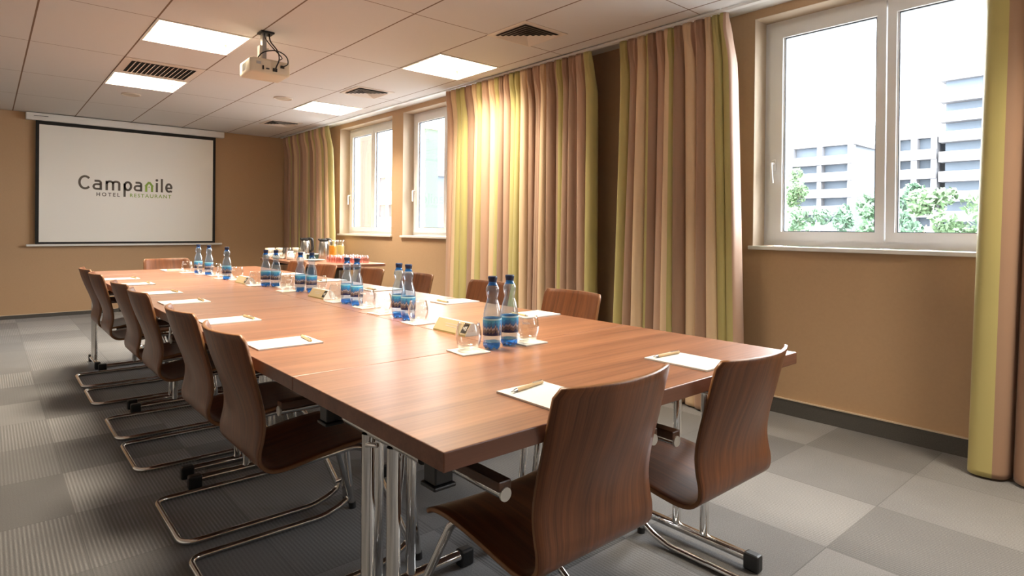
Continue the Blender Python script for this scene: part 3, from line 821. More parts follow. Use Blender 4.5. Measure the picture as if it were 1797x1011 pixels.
# bent chrome latch between the columns of the near table's left leg
bm = bmesh.new(); tube(bm, fillet([(-0.655, -0.02, 0.66), (-0.655, 0.03, 0.648), (-0.648, 0.052, 0.59), (-0.64, 0.058, 0.572)], 0.012), 0.006, seg=8)
obj('leg_latch', bm, MT['chrome'], tab, smooth=True)
side = {0: 'left', 1: 'window-side'}
names = ['second from the near end', 'in the middle of the row', 'next to the far end table']
for k in range(3):
    ya, yb_ = J[k+1], J[k+2]
    for s in (0, 1):
        xa, xb = (TX0, TXM) if s == 0 else (TXM, TX1)
        cxx = (xa+xb)/2
        folding_table(xa, ya, xb, yb_, [(cxx, ya+INSET.get((k, s), (0.066, 0.066))[0], 'x', 0.60), (cxx, yb_-INSET.get((k, s), (0.066, 0.066))[1], 'x', 0.60)],
                      '%s lengthwise conference table %s' % (side[s], names[k]))
folding_table(TX0, J[4], TX1, J[5], [(0.672, 5.955, 'y', 0.42), (1.965, 5.955, 'y', 0.42)], 'far end table standing crosswise, nearest the projection screen')

# buffet table by the far windows
t = thing('buffet_table', 'separate refreshment table under the far window with coffee and juice on it', 'table', (2.93, 6.86, 0))
pts = []
for (cx, cy, a0) in ((0.27, 0.84, 0), (-0.27, 0.84, 90), (-0.23, -0.78, 180), (0.30, -0.90, 270)):
    for k in range(7):
        a = math.radians(a0+15*k); r = 0.09 if a0 != 180 else 0.14
        pts.append((cx+r*math.cos(a), cy+r*math.sin(a)))
bm = bmesh.new(); prism(bm, pts, TH-0.028, TH, 1, 1)
bm.normal_update()
for f in bm.faces: f.material_index = 0 if f.normal.z > 0.5 else 1
obj('tabletop', bm, [MT['table'], MT['table_edge']], t)
for y in (-0.66, 0.62): 
    bm = bmesh.new()
    tube(bm, [(0, y, 0.04), (0, y, TH-0.075)], 0.03, seg=16)
    obj('leg', bm, MT['steel'], t, smooth=True, autosmooth=50)
    bm = bmesh.new(); tube(bm, [(-0.27, y, 0.024), (0.27, y, 0.024)], 0.023, seg=12); obj('foot', bm, MT['black'], t, smooth=True, autosmooth=50)
    obj('top_bracket', B(-0.26, y-0.03, TH-0.075, 0.26, y+0.03, TH-0.0285), MT['black'], t)
obj('modesty_panel', B(0.01, -0.55, 0.42, 0.028, 0.52, TH-0.0285), MT['black'], t)

# ------------------------------------------------------------------ chairs
def shell_mesh():
    prof = [(0.0, 0.829), (0.017, 0.765), (0.032, 0.70), (0.047, 0.642), (0.058, 0.588), (0.061, 0.545), (0.056, 0.505), (0.048, 0.468),
            (0.052, 0.434), (0.078, 0.410), (0.115, 0.404), (0.165, 0.409), (0.24, 0.421), (0.32, 0.432), (0.39, 0.436), (0.44, 0.430), (0.468, 0.414)]
    P = catmull([(0, a, b) for a, b in prof], 3)
    n = len(P); W = 0.195; K = 14
    bm = bmesh.new(); uvl = bm.loops.layers.uv.new('UVMap')
    ln = [0]
    for i in range(1, n): ln.append(ln[-1]+(P[i]-P[i-1]).length)
    rows = []
    for i, p in enumerate(P):
        s = ln[i]/ln[-1]
        # corner rounding at both free ends
        d0 = ln[i]; d1 = ln[-1]-ln[i]; w = W
        for d in (d0, d1):
            if d < 0.012: w = min(w, W-0.012+math.sqrt(max(0, 0.012**2-(0.012-d)**2)))
        hgt = p.z
        up_ = max(0, min(1, (hgt-0.46)/0.30)); back = 0.048*up_**0.8 if p.y < 0.10 and hgt > 0.43 else 0.0
        dip = 0.010 if (p.y > 0.1) else 0.0
        row = []
        for k in range(K+1):
            x = w*(2*k/K-1); c = 1-(x/W)**2
            row.append(bm.verts.new((x, p.y-back*c, p.z-dip*c)))
        rows.append(row)
    for i in range(n-1):
        for k in range(K):
            f = bm.faces.new((rows[i][k], rows[i][k+1], rows[i+1][k+1], rows[i+1][k])); f.smooth = True
            for lp, (a, b) in zip(f.loops, ((i, k), (i, k+1), (i+1, k+1), (i+1, k))):
                lp[uvl].uv = (b/K*0.39, ln[a])
    return bm
def make_chair(lbl):
    t = thing('conference_chair', lbl, 'chair', (0, 0, 0), 0, 'wooden conference armchairs around the table')
    o = obj('seat_shell', shell_mesh(), [MT['chairwood'], MT['plyedge']], t, smooth=True)
    sd = o.modifiers.new('ply', 'SOLIDIFY'); sd.thickness = 0.012; sd.offset = 0; sd.material_offset_rim = 1; sd.use_rim = True
    bv = o.modifiers.new('edge', 'BEVEL'); bv.width = 0.002; bv.segments = 1; bv.limit_method = 'ANGLE'; bv.angle_limit = math.radians(60)
    S = 0.225; A_ = 0.252
    # sled: one bent tube, open under the seat at both ends
    pts = [(-S+0.09, 0.16, 0.386), (-S+0.09, 0.38, 0.402), (-S+0.085, 0.425, 0.385), (-S, 0.545, 0.060), (-S, 0.50, 0.034), (-S, 0.43, 0.0135), (-S, -0.045, 0.0135),
           (S, -0.045, 0.0135), (S, 0.43, 0.0135), (S, 0.50, 0.034), (S, 0.545, 0.060), (S-0.085, 0.425, 0.385), (S-0.09, 0.38, 0.402), (S-0.09, 0.16, 0.386)]
    rr = [0, 0.03, 0.03, 0.02, 0.02, 0.03, 0.055, 0.055, 0.03, 0.02, 0.02, 0.03, 0.03, 0]
    obj('sled_frame', T(fillet(pts, rr, 6), 0.0115, seg=12), MT['chrome'], t, smooth=True, autosmooth=60)
    bm = bmesh.new(); tube(bm, [(-S+0.088, 0.20, 0.386), (S-0.088, 0.20, 0.386)], 0.010, seg=10); tube(bm, [(-S+0.09, 0.36, 0.398), (S-0.09, 0.36, 0.398)], 0.010, seg=10)
    obj('cross_bar', bm, MT['chrome'], t, smooth=True, autosmooth=60)
    for s in (-1, 1):
        bm = bmesh.new()
        tube(bm, fillet([(s*A_, 0.085, 0.606), (s*A_, 0.485, 0.610), (s*(A_-0.002), 0.50, 0.56), (s*(A_-0.002), 0.567, 0.012)], [0, 0.05, 0.03, 0], 6), 0.0125, seg=14)
        tube(bm, [(s*(A_-0.002), 0.556, 0.10), (s*S, 0.536, 0.085)], 0.008, seg=8)
        fr = obj('arm_leg', bm, MT['chrome'], t, smooth=True, autosmooth=60)
        bm = bmesh.new(); tube(bm, [(s*A_, 0.080, 0.606), (s*A_, 0.0855, 0.606)], 0.0145, seg=16)
        obj('end_cap', bm, MT['capgrey'] if 'capgrey' in MT else MT.setdefault('capgrey', simple('pale_end_cap', (0.62, 0.60, 0.55), 0.35, metal=0.5)), fr, smooth=True, autosmooth=40)
        bm = bmesh.new(); box(bm, s*A_-0.017, 0.083, 0.612, s*A_+0.017, 0.41, 0.634, bev=0.003)
        obj('arm_pad', bm, MT['armwood'], t)
        bm = bmesh.new(); tube(bm, [(s*(A_-0.002), 0.5685, 0.0), (s*(A_-0.002), 0.566, 0.024)], 0.0145, seg=12)
        obj('rubber_foot', bm, MT['rib_rubber'], fr, smooth=True, autosmooth=40)
    return t
chairs = [
    (1.055, 0.855, 0, 'wooden armchair nearest the camera, left of the two at the near table end'),
    (1.632, 0.835, 0, 'wooden armchair at the near table end on the right, closest to the big window'),
    (0.570, 2.04, -PI/2, 'nearest wooden armchair on the left long side of the table'),
    (0.575, 2.605, -PI/2, 'wooden armchair second from the near end on the left side'),
    (0.575, 3.445, -PI/2, 'wooden armchair third from the near end on the left side'),
    (0.575, 3.985, -PI/2, 'wooden armchair fourth from the near end on the left side'),
    (0.560, 4.81, -PI/2, 'wooden armchair fifth from the near end on the left side, second from the far end'),
    (0.560, 5.35, -PI/2, 'leftmost wooden armchair, farthest on the left side near the screen wall'),
    (2.275, 2.145, PI/2, 'window-side wooden armchair in front of the middle curtain and the bare wall strip'),
    (2.275, 2.82, PI/2, 'window-side wooden armchair behind the nearest pair of water bottles'),
    (2.27, 3.61, PI/2, 'window-side wooden armchair just right of the second pair of bottles'),
    (2.25, 4.24, PI/2, 'window-side wooden armchair just right of the third pair of bottles'),
    (2.15, 4.836, PI/2, 'window-side wooden armchair under the juice and tumblers of the refreshment table'),
    (2.12, 5.375, PI/2, 'farthest window-side wooden armchair, half hidden behind two bottles'),
    (1.30, 6.50, PI, 'wooden armchair alone at the far table end, back to the screen'),
]
ch0 = make_chair(chairs[0][3]); ch0.location = (chairs[0][0], chairs[0][1], 0)
for (x, y, rz, lb) in chairs[1:]:
    c = dup(ch0, (x, y, 0), rz, lb)
    if 'closest to the big window' in lb: c.scale = (1, 1, 0.975)

# ------------------------------------------------------------------ things on the conference table
def make_bottle(lbl):
    t = thing('water_bottle', lbl, 'bottle', (0, 0, TH), 0, 'water bottles along the middle of the table')
    outer = [(0.0300, 0.024), (0.0315, 0.034), (0.0318, 0.044), (0.0312, 0.046), (0.0312, 0.104), (0.0306, 0.112), (0.0280, 0.130), (0.0236, 0.146), (0.0196, 0.158), (0.0178, 0.166),
             (0.0180, 0.173), (0.0206, 0.183), (0.0222, 0.193), (0.0214, 0.202), (0.0180, 0.210), (0.0140, 0.215), (0.0132, 0.220), (0.0132, 0.224)]
    obj('bottle_body', LA(outer, seg=24), MT['pet'], t, smooth=True)
    bm = bmesh.new()                    # petal base
    seg = 30; prof = [(0.0, 0.010), (0.010, 0.006), (0.022, 0.0), (0.029, 0.008), (0.0308, 0.016), (0.0300, 0.024)]
    rings = []
    for (r, z) in prof:
        if r == 0: rings.append([bm.verts.new((0, 0, z))]); continue
        ring = []
        for k in range(seg):
            a = 2*PI*k/seg; c = 0.5+0.5*math.cos(5*a)
            w = 1 if 0.01 < r and z < 0.028 else 0
            ring.append(bm.verts.new((r*(1-0.10*w*(1-c))*math.cos(a), r*(1-0.10*w*(1-c))*math.sin(a), z+0.006*w*(1-c)*(1 if z < 0.02 else 0.3))))
        rings.append(ring)
    for i in range(len(rings)-1):
        for k in range(seg):
            a, b = rings[i], rings[i+1]; k2 = (k+1) % seg
            if len(a) == 1: bm.faces.new((a[0], b[k2], b[k]))
            else: bm.faces.new((a[k], a[k2], b[k2], b[k]))
    obj('bottle_base', bm, MT['petblue'], t, smooth=True)
    bm = bmesh.new(); uvl = bm.loops.layers.uv.new('UVMap'); seg = 28; rr = 0.0318
    za, zb = 0.047, 0.103
    for k in range(seg):
        a0, a1 = 2*PI*k/seg, 2*PI*(k+1)/seg
        v = [bm.verts.new((rr*math.cos(a), rr*math.sin(a), z)) for a, z in ((a0, za), (a1, za), (a1, zb), (a0, zb))]
        f = bm.faces.new(v)
        for lp, uv in zip(f.loops, ((k/seg*2, 0), ((k+1)/seg*2, 0), ((k+1)/seg*2, 1), (k/seg*2, 1))): lp[uvl].uv = uv
    bmesh.ops.remove_doubles(bm, verts=bm.verts, dist=1e-6)
    obj('label', bm, MT['label'], t, smooth=True)
    obj('cap', LA([(0, 0.2405), (0.0140, 0.2405), (0.0157, 0.238), (0.0155, 0.233), (0.0140, 0.226), (0.0140, 0.2225), (0.0134, 0.2225)], seg=20), MT['cap'], t, smooth=True, autosmooth=40)
    obj('neck_tint', LA([(0.0136, 0.2222), (0.0136, 0.2195), (0.0145, 0.2155), (0.0184, 0.2103)], seg=20), MT['petblue'], t, smooth=True)
    return t
bottles = [
    (1.268, 1.555, 'left of the two nearest water bottles, light blue label'),
    (1.353, 1.567, 'right of the two nearest water bottles, light blue label'),
    (1.378, 2.345, 'left water bottle of the second pair from the camera'),
    (1.372, 2.255, 'right water bottle of the second pair from the camera'),
    (1.415, 2.930, 'left water bottle of the third pair from the camera'),
    (1.418, 2.825, 'right water bottle of the third pair from the camera'),
    (1.452, 3.640, 'left water bottle of the fourth pair from the camera'),
    (1.490, 3.560, 'right water bottle of the fourth pair from the camera'),
    (1.395, 4.080, 'left water bottle of the fifth pair from the camera'),
    (1.440, 4.020, 'right water bottle of the fifth pair from the camera'),
    (1.345, 4.760, 'water bottle standing alone just beyond the farthest tent card'),
    (1.352, 5.260, 'second farthest water bottle, toward the screen end'),
    (1.332, 5.500, 'farthest water bottle, leftmost in the row'),
]
b0 = make_bottle(bottles[0][2]); b0.location = (bottles[0][0], bottles[0][1], TH)
rnd = random.Random(11)
for (x, y, lb) in bottles[1:]: dup(b0, (x, y, TH), rnd.uniform(0, 6.28), lb)

def make_glass(lbl, mat, s=1.0, nm='water_tumbler', group='tumblers standing on coasters', mark=True):
    t = thing(nm, lbl, 'glass', (0, 0, TH), 0, group)
    prof = [(0, 0.0), (0.024, 0.0), (0.030, 0.004), (0.038, 0.022), (0.0425, 0.042), (0.0415, 0.062), (0.036, 0.084), (0.0345, 0.090),
            (0.0332, 0.090), (0.0345, 0.083), (0.0398, 0.062), (0.0406, 0.042), (0.036, 0.024), (0.028, 0.012), (0, 0.010)]
    obj('glass_body', LA([(r*s, z*s) for r, z in prof], seg=28), mat, t, smooth=True)
    if mark:
        bm = bmesh.new()                 # small white print on the wall of the glass
        for k in range(9):
            a = -2.35 + k*0.075; hh = (0.010, 0.006, 0.006, 0.009, 0.005, 0.009, 0.009, 0.006, 0.006)[k]
            r = 0.0412; z = 0.066
            q = [(r+0.0008*0, a, z), (r, a+0.045, z), (r-0.0010*hh/0.01, a+0.045, z+hh), (r-0.0010*hh/0.01, a, z+hh)]
            bm.faces.new([bm.verts.new((p*math.cos(b_), p*math.sin(b_), zz)) for p, b_, zz in q])
        obj('printed_mark', bm, MT['frit'], t)
    return t
glasses = [
    (1.178, 1.565, 'nearest empty tumbler, left of the first pair of bottles'),
    (1.432, 1.562, 'empty tumbler right of the first pair of bottles'),
    (1.362, 2.160, 'empty tumbler right of the second pair of bottles'),
    (1.385, 2.500, 'empty tumbler left of the second pair of bottles'),
    (1.425, 2.735, 'empty tumbler right of the third pair of bottles'),
    (1.412, 3.040, 'empty tumbler left of the third pair of bottles'),
    (1.560, 3.600, 'empty tumbler right of the fourth pair of bottles'),
    (1.395, 3.700, 'empty tumbler left of the fourth pair of bottles'),
    (1.475, 3.950, 'empty tumbler right of the fifth pair of bottles'),
    (1.360, 4.170, 'empty tumbler left of the fifth pair of bottles'),
    (1.400, 4.700, 'empty tumbler right of the lone bottle by the far tent card'),
    (1.345, 4.860, 'empty tumbler left of the lone bottle by the far tent card'),
    (1.385, 5.180, 'empty tumbler right of the second farthest bottle'),
    (1.335, 5.370, 'empty tumbler between the two farthest bottles'),
    (1.275, 5.620, 'farthest empty tumbler, leftmost on the table'),
]
g0 = make_glass(glasses[0][2], MT['glass']); CT = 0.004
g0.location = (glasses[0][0], glasses[0][1], TH+CT)
for (x, y, lb) in glasses[1:]: dup(g0, (x, y, TH+CT), rnd.uniform(-0.5, 0.8), lb)
c0 = None
for i, (x, y, lb) in enumerate(glasses):
    lb2 = 'square white coaster under the ' + lb.replace('empty ', '')
    if c0 is None:
        bm = bmesh.new(); box(bm, -0.052, -0.052, 0, 0.052, 0.052, CT, bev=0.0008)
        c0 = obj('coaster', bm, MT['cork']); tag(c0, lb2, 'coaster', 'square card coasters'); c = c0
    else:
        c = c0.copy(); C.objects.link(c); c['label'] = lb2
    # the nearest ones sit a little off centre, turned slightly
    dx = {0: (-0.003, -0.004)}.get(i, (0.0, 0.0))
    c.location = (x+dx[0], y+dx[1], TH); c.rotation_euler = (0, 0, rnd.uniform(-0.08, 0.08))

# tent cards
def tent_card(x, y, lbl):
    t = thing('tent_card', lbl, 'table sign', (x, y, TH), 0, 'gold tent cards on the table')
    h = 0.047; L_ = 0.105; w = 0.036
    bm = bmesh.new()                     # gold sloping face toward the left side, thick folded board
    prof = [(-w, 0.0), (-w*0.98, 0.006), (-0.008, h), (0.004, h), (0.018, h*0.86), (0.030, h*0.50), (0.036, 0.0)]
    th = 0.0012
    a = [bm.verts.new((p[0], -L_, p[1])) for p in prof]; b = [bm.verts.new((p[0], L_, p[1])) for p in prof]
    n = len(prof)
    for i in range(n-1):
        f = bm.faces.new((a[i], a[i+1], b[i+1], b[i])); f.material_index = (2 if i == 0 else 0 if i < 2 else 1)
    f = bm.faces.new((a[-1], a[0], b[0], b[-1])); f.material_index = 1
    f = bm.faces.new(a[::-1]); f.material_index = 1
    f = bm.faces.new(b); f.material_index = 1
    card = obj('card', bm, [MT['beige_card'], MT['paper'], MT['gold']], t)
    d = Vector((-0.008+w*0.98, 0, h-0.006)).normalized()
    nrm = Vector((-d.z, 0, d.x))
    def patch(u0, u1, v0, v1, lift):
        o_ = Vector((-w*0.98, 0, 0.006)) + nrm*lift
        return [o_ + d*v + Vector((0, u, 0)) for u, v in ((u0, v0), (u1, v0), (u1, v1), (u0, v1))]
    bm = bmesh.new(); bm.faces.new([bm.verts.new(p) for p in patch(-L_+0.004, -L_+0.036, 0.006, 0.046, 0.0006)])
    lg = obj('printed_logo', bm, MT['black'], card)
    bm = bmesh.new()
    for k in range(3): bm.faces.new([bm.verts.new(p) for p in patch(-L_+0.011+k*0.008, -L_+0.015+k*0.008, 0.016+0.003*k, 0.034-0.002*k, 0.0010)])
    obj('logo_mark', bm, MT['paper'], lg)
    bm = bmesh.new()
    for k, (a_, b_) in enumerate(((-0.045, 0.045), (-0.030, 0.038))):
        bm.faces.new([bm.verts.new(p) for p in patch(a_, b_, 0.030-k*0.010, 0.0325-k*0.010, 0.0006)])
    obj('printed_line', bm, MT['card'], card)
tent_card(1.360, 1.885, 'gold tent card nearest the camera, left of the first bottles')
tent_card(1.425, 3.265, 'gold tent card between the third and fourth pairs of bottles')
tent_card(1.362, 4.390, 'gold tent card farthest from the camera, beside the fifth pair of bottles')

# notepads with pens
def notepad(x, y, rz, lbl, pen_u, first):
    if first is None:
        t = thing('notepad', lbl, 'notepad', (x, y, TH), rz, 'white notepads set out round the table')
        bm = bmesh.new(); box(bm, -0.077, -0.108, 0.0, 0.077, 0.108, 0.0012); obj('backing_board', bm, MT['card'], t)
        bm = bmesh.new(); box(bm, -0.077, -0.108, 0.0013, 0.077, 0.108, 0.0055, bev=0.0006); obj('paper_block', bm, MT['paper'], t)
        return t
    return dup(first, (x, y, TH), rz, lbl)
pads = [
    (1.012, 1.020, 0, 'notepad at the near table end in front of the nearest chair', (0.955, 1.06, 1.035, 1.085)),
    (1.610, 1.030, 0, 'notepad at the near table end in front of the right-hand chair', None),
    (0.765, 2.060, -PI/2, 'notepad in front of the nearest chair on the left side', None),
    (0.770, 2.690, -PI/2, 'notepad second from the near end on the left side', None),
    (0.775, 3.470, -PI/2, 'notepad third from the near end on the left side', None),
    (0.765, 4.010, -PI/2, 'notepad fourth from the near end on the left side', None),
    (0.750, 4.690, -PI/2, 'notepad fifth from the near end on the left side', None),
    (0.745, 5.190, -PI/2, 'farthest notepad on the left side', None),
    (1.235, 5.960, PI, 'notepad at the far table end before the lone chair', None),
    (1.905, 2.045, PI/2, 'window-side notepad nearest the camera, right of the near bottles', None),
    (1.905, 2.655, PI/2, 'window-side notepad left of the near bottles', None),
    (1.905, 3.450, PI/2, 'window-side notepad behind the second pair of bottles', None),
    (1.905, 4.240, PI/2, 'window-side notepad behind the third pair of bottles', None),
    (1.880, 4.980, PI/2, 'window-side notepad behind the fourth and fifth pairs of bottles', None),
]
first = None
for i, (x, y, rz, lb, _) in enumerate(pads):
    n_ = notepad(x, y, rz, lb, None, first)
    if first is None: first = n_
pen0 = None
for i, (x, y, rz, lb, _) in enumerate(pads):
    where = lb.replace('notepad ', '').replace('farthest on', 'farthest, on')
    lb2 = 'beige pen on the ' + lb
    # pen lies across the pad's far end
    off = Vector((0.0, 0.078, 0)); ca, sa = math.cos(rz), math.sin(rz)
    px, py = x + ca*off.x - sa*off.y, y + sa*off.x + ca*off.y
    pr = rz + PI/2 + rnd.uniform(-0.12, 0.12) + (0.25 if i == 0 else 0)
    if pen0 is None:
        pen0 = thing('ballpoint_pen', lb2, 'pen', (px, py, TH+0.0055+0.0049), pr, 'pens lying on the notepads')
        bm = bmesh.new(); tube(bm, [(0, -0.058, 0), (0, 0.046, 0)], 0.0047, seg=12); obj('pen_barrel', bm, MT['pen'], pen0, smooth=True, autosmooth=40)
        bm = bmesh.new(); tube(bm, [(0, 0.046, 0), (0, 0.062, 0), (0, 0.068, 0)], [0.0046, 0.002, 0.0008], seg=12); obj('pen_tip', bm, MT['steel'], pen0, smooth=True)
        bm = bmesh.new(); box(bm, -0.0018, -0.056, 0.0046, 0.0018, -0.018, 0.0062); obj('pen_clip', bm, MT['steel'], pen0)
    else: dup(pen0, (px, py, TH+0.0055+0.0049), pr, lb2)

# ------------------------------------------------------------------ refreshments on the buffet table
def carafe(x, y, juice, lbl, h=0.24):
    t = thing('juice_carafe', lbl, 'carafe', (x, y, TH), 0, 'glass juice carafes')
    outer = [(0, 0.0), (0.042, 0.0), (0.046, 0.006), (0.046, h*0.70), (0.040, h*0.80), (0.034, h*0.88), (0.042, h), (0.040, h), (0.032, h*0.88), (0.038, h*0.80), (0.0445, h*0.70), (0.0445, 0.008), (0, 0.006)]
    obj('carafe_glass', LA(outer, seg=28), MT['glass'], t, smooth=True)
    obj('juice', LA([(0, 0.008), (0.0435, 0.009), (0.0435, h*0.70), (0.040, h*0.745), (0, h*0.75)], seg=28), juice, t, smooth=True, autosmooth=40)
carafe(2.995, 6.575, MT['oj'], 'glass carafe of bright orange juice on the refreshment table')
carafe(3.130, 6.66, MT['lj'], 'glass carafe of pale yellow juice right of the orange juice')
def vacuum_flask(x, y, rz, lbl):
    t = thing('vacuum_flask', lbl, 'vacuum flask', (x, y, TH), rz, 'steel coffee flasks')
    obj('flask_body', LA([(0, 0), (0.060, 0), (0.062, 0.006), (0.062, 0.13), (0.056, 0.175), (0.050, 0.205), (0.046, 0.215), (0, 0.215)], seg=28), MT['steel'], t, smooth=True, autosmooth=50)
    obj('flask_lid', LA([(0.046, 0.2155), (0.052, 0.220), (0.052, 0.238), (0.036, 0.250), (0, 0.255)], seg=24), MT['black'], t, smooth=True, autosmooth=50)
    obj('spout', T(fillet([(0.03, 0, 0.235), (0.055, 0, 0.242), (0.066, 0, 0.236)], 0.01), 0.012, seg=10), MT['black'], t, smooth=True)
    obj('handle', T(fillet([(-0.030, 0, 0.243), (-0.085, 0, 0.245), (-0.095, 0, 0.11), (-0.062, 0, 0.07)], 0.04), 0.016, seg=10), MT['black'], t, smooth=True)
vacuum_flask(3.085, 7.02, 2.4, 'steel coffee flask with black handle, left of the orange juice')
vacuum_flask(3.045, 7.48, 2.4, 'steel coffee flask with black handle, farther one by the cups')
# cups and saucers in stacks
def make_cup(lbl):
    t = thing('coffee_cup', lbl, 'cup', (0, 0, TH), 0, 'cream coffee cups stacked on the refreshment table')
    obj('cup_body', LA([(0, 0), (0.024, 0), (0.027, 0.004), (0.038, 0.030), (0.041, 0.062), (0.039, 0.062), (0.036, 0.030), (0.025, 0.006), (0, 0.005)], seg=22), MT['porcelain'], t, smooth=True)
    obj('cup_handle', T(fillet([(0.038, 0, 0.050), (0.062, 0, 0.048), (0.058, 0, 0.020), (0.034, 0, 0.020)], 0.012), 0.004, seg=8), MT['porcelain'], t, smooth=True)
    return t
stacks = [(2.63, 7.60), (2.70, 7.70), (2.80, 7.70), (2.90, 7.68), (2.99, 7.66)]
cup0 = None; nth = ['leftmost', 'second from the left', 'middle', 'second from the right', 'rightmost']
for i, (x, y) in enumerate(stacks):
    for k in range(2):
        lb = 'cream coffee cup, %s of the %s stack on the refreshment table' % (('lower one', 'upper one')[k], nth[i])
        if cup0 is None: cup0 = make_cup(lb); cup0.location = (x, y, TH)
        else: dup(cup0, (x, y, TH+0.0625*k), 0.5+i+k, lb)
sc0 = None
for k in range(4):
    lb = 'cream saucer in the low stack left of the steel pot, %s' % ('lowest', 'second lowest', 'second highest', 'topmost')[k]
    if sc0 is None:
        sc0 = obj('saucer', LA([(0, 0.002), (0.030, 0.0), (0.034, 0.002), (0.070, 0.012), (0.069, 0.0145), (0.034, 0.005), (0, 0.005)], seg=26), MT['porcelain'], None, smooth=True)
        tag(sc0, lb, 'saucer', 'cream saucers'); o = sc0
    else:
        o = sc0.copy(); C.objects.link(o); o['label'] = lb
    o.location = (2.665, 7.36, TH+0.0055*k)
t = thing('steel_pot', 'shiny cylindrical steel pot between cups and white jug', 'pot', (2.725, 7.34, TH))
t.location = (2.76, 7.36, TH)
obj('pot_body', LA([(0, 0), (0.042, 0), (0.044, 0.004), (0.044, 0.135), (0.042, 0.135), (0.042, 0.006), (0, 0.005)], seg=26), MT['steel'], t, smooth=True, autosmooth=50)
obj('pot_handle', T(fillet([(0.02, -0.0385, 0.11), (0.034, -0.066, 0.11), (0.034, -0.066, 0.04), (0.02, -0.0385, 0.04)], 0.015), 0.005, seg=8), MT['black'], t, smooth=True)
t = thing('milk_jug', 'white porcelain milk jug in front of the steel pot', 'jug', (2.72, 7.12, TH), 0.6)
obj('jug_body', LA([(0, 0), (0.036, 0), (0.045, 0.015), (0.046, 0.045), (0.033, 0.075), (0.030, 0.092), (0.036, 0.105), (0.034, 0.105), (0.028, 0.092), (0.031, 0.075), (0.043, 0.045), (0.042, 0.016), (0, 0.005)], seg=26), MT['jugwhite'] if 'jugwhite' in MT else MT.setdefault('jugwhite', simple('white_porcelain', (0.82, 0.82, 0.82), 0.2)), t, smooth=True)
obj('jug_handle', T(fillet([(-0.030, 0, 0.092), (-0.066, 0, 0.085), (-0.062, 0, 0.035), (-0.042, 0, 0.035)], 0.015), 0.005, seg=8), MT['jugwhite'], t, smooth=True)
t = thing('sachet_box', 'pale beige open box of sachets right of the milk jug', 'box', (2.80, 7.00, TH), 0.3)
bm = bmesh.new()
box(bm, -0.05, -0.035, 0, 0.05, 0.035, 0.004); box(bm, -0.05, -0.035, 0.004, -0.046, 0.035, 0.09); box(bm, 0.046, -0.035, 0.004, 0.05, 0.035, 0.07)
box(bm, -0.046, 0.031, 0.004, 0.046, 0.035, 0.09); box(bm, -0.046, -0.035, 0.004, 0.046, -0.031, 0.06)
obj('box_body', bm, MT['pinkbeige'], t)
for k in range(5): obj('sachet', B(-0.04+k*0.017, -0.025, 0.0045, -0.031+k*0.017, 0.025, 0.095), MT['paper'], t)
t = thing('tea_box', 'low dark green tea box between the two steel flasks', 'box', (3.03, 7.24, TH), 0.1)
obj('box_body', B(-0.07, -0.05, 0, 0.07, 0.05, 0.055), MT['chocolate'], t)
obj('box_lid', B(-0.071, -0.051, 0.0555, 0.071, 0.051, 0.062), MT['paper'], t)
o = obj('serving_plate', LA([(0, 0.003), (0.05, 0.0), (0.055, 0.002), (0.115, 0.014), (0.114, 0.017), (0.055, 0.006), (0, 0.006)], seg=32), MT['porcelain'], None, smooth=True, loc=(2.86, 6.76, TH))
tag(o, 'empty round cream serving plate at the front edge of the refreshment table', 'plate')
k_ = 0; gg = None
rowname = ['front row', 'second row', 'third row', 'back row']; colname = ['leftmost', 'second from left', 'second from right', 'rightmost']
for r_ in range(4):
    for c_ in range(4):
        lb = 'pinkish upturned tumbler, %s in the %s' % (colname[c_], rowname[r_])
        x, y = 2.90+0.088*r_ , 6.44-0.115*c_ + 0.0
        if c_ == 3 and r_ == 0: x += 0.02
        if gg is None:
            gg = make_glass(lb, MT['pinkglass'], 0.92, 'upturned_tumbler', 'tumblers massed on the refreshment table', mark=False)
            gg.children[0].scale = (1, 1, -1); gg.children[0].location = (0, 0, 0.0828)
            gg.location = (x, y, TH)
        else: dup(gg, (x, y, TH), 0, lb)

# ------------------------------------------------------------------ outside
def out_box(name, lbl, cat, parts, mats=None):
    t = thing(name, lbl, cat, (0, 0, 0)); return t
gnd = obj('ground', B(WX+2, -60, -4.3, 140, 160, -4.2), simple('pale_paving', (0.30, 0.30, 0.29), 0.9), None); struct(gnd); gnd.name = 'ground'
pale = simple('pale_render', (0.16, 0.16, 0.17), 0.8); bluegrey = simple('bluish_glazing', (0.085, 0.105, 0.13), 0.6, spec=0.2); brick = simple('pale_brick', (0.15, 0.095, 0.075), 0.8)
def block(lbl, name, x0, x1, y0, y1, ztop, floors, step, z0=-4.2, brickrows=0, piers=True):
    t = thing(name, lbl, 'building', ((x0+x1)/2, (y0+y1)/2, z0))
    cx, cy = (x0+x1)/2, (y0+y1)/2
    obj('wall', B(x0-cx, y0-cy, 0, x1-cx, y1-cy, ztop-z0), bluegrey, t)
    obj('roof', B(x0-cx-0.6, y0-cy-0.3, ztop-z0, x1-cx+0.3, y1-cy+0.3, ztop-z0+0.5), pale, t)
    for k in range(floors):
        zt = ztop - (k+0.62)*step - z0
        bm = bmesh.new(); box(bm, x0-cx-1.1, y0-cy-0.2, zt-step*0.52, x0-cx-0.001, y1-cy+0.2, zt)
        obj('balcony', bm, brick if brickrows and k >= floors-brickrows else pale, t)
    nb = max(2, int((y1-y0)/3))
    for k in range(nb+1 if piers else 0):
        y = y0 + (y1-y0)*k/nb
        obj('pier', B(x0-cx-0.9, y-cy-0.22, 0, x0-cx-0.002, y-cy+0.22, ztop-z0-0.02), pale, t)
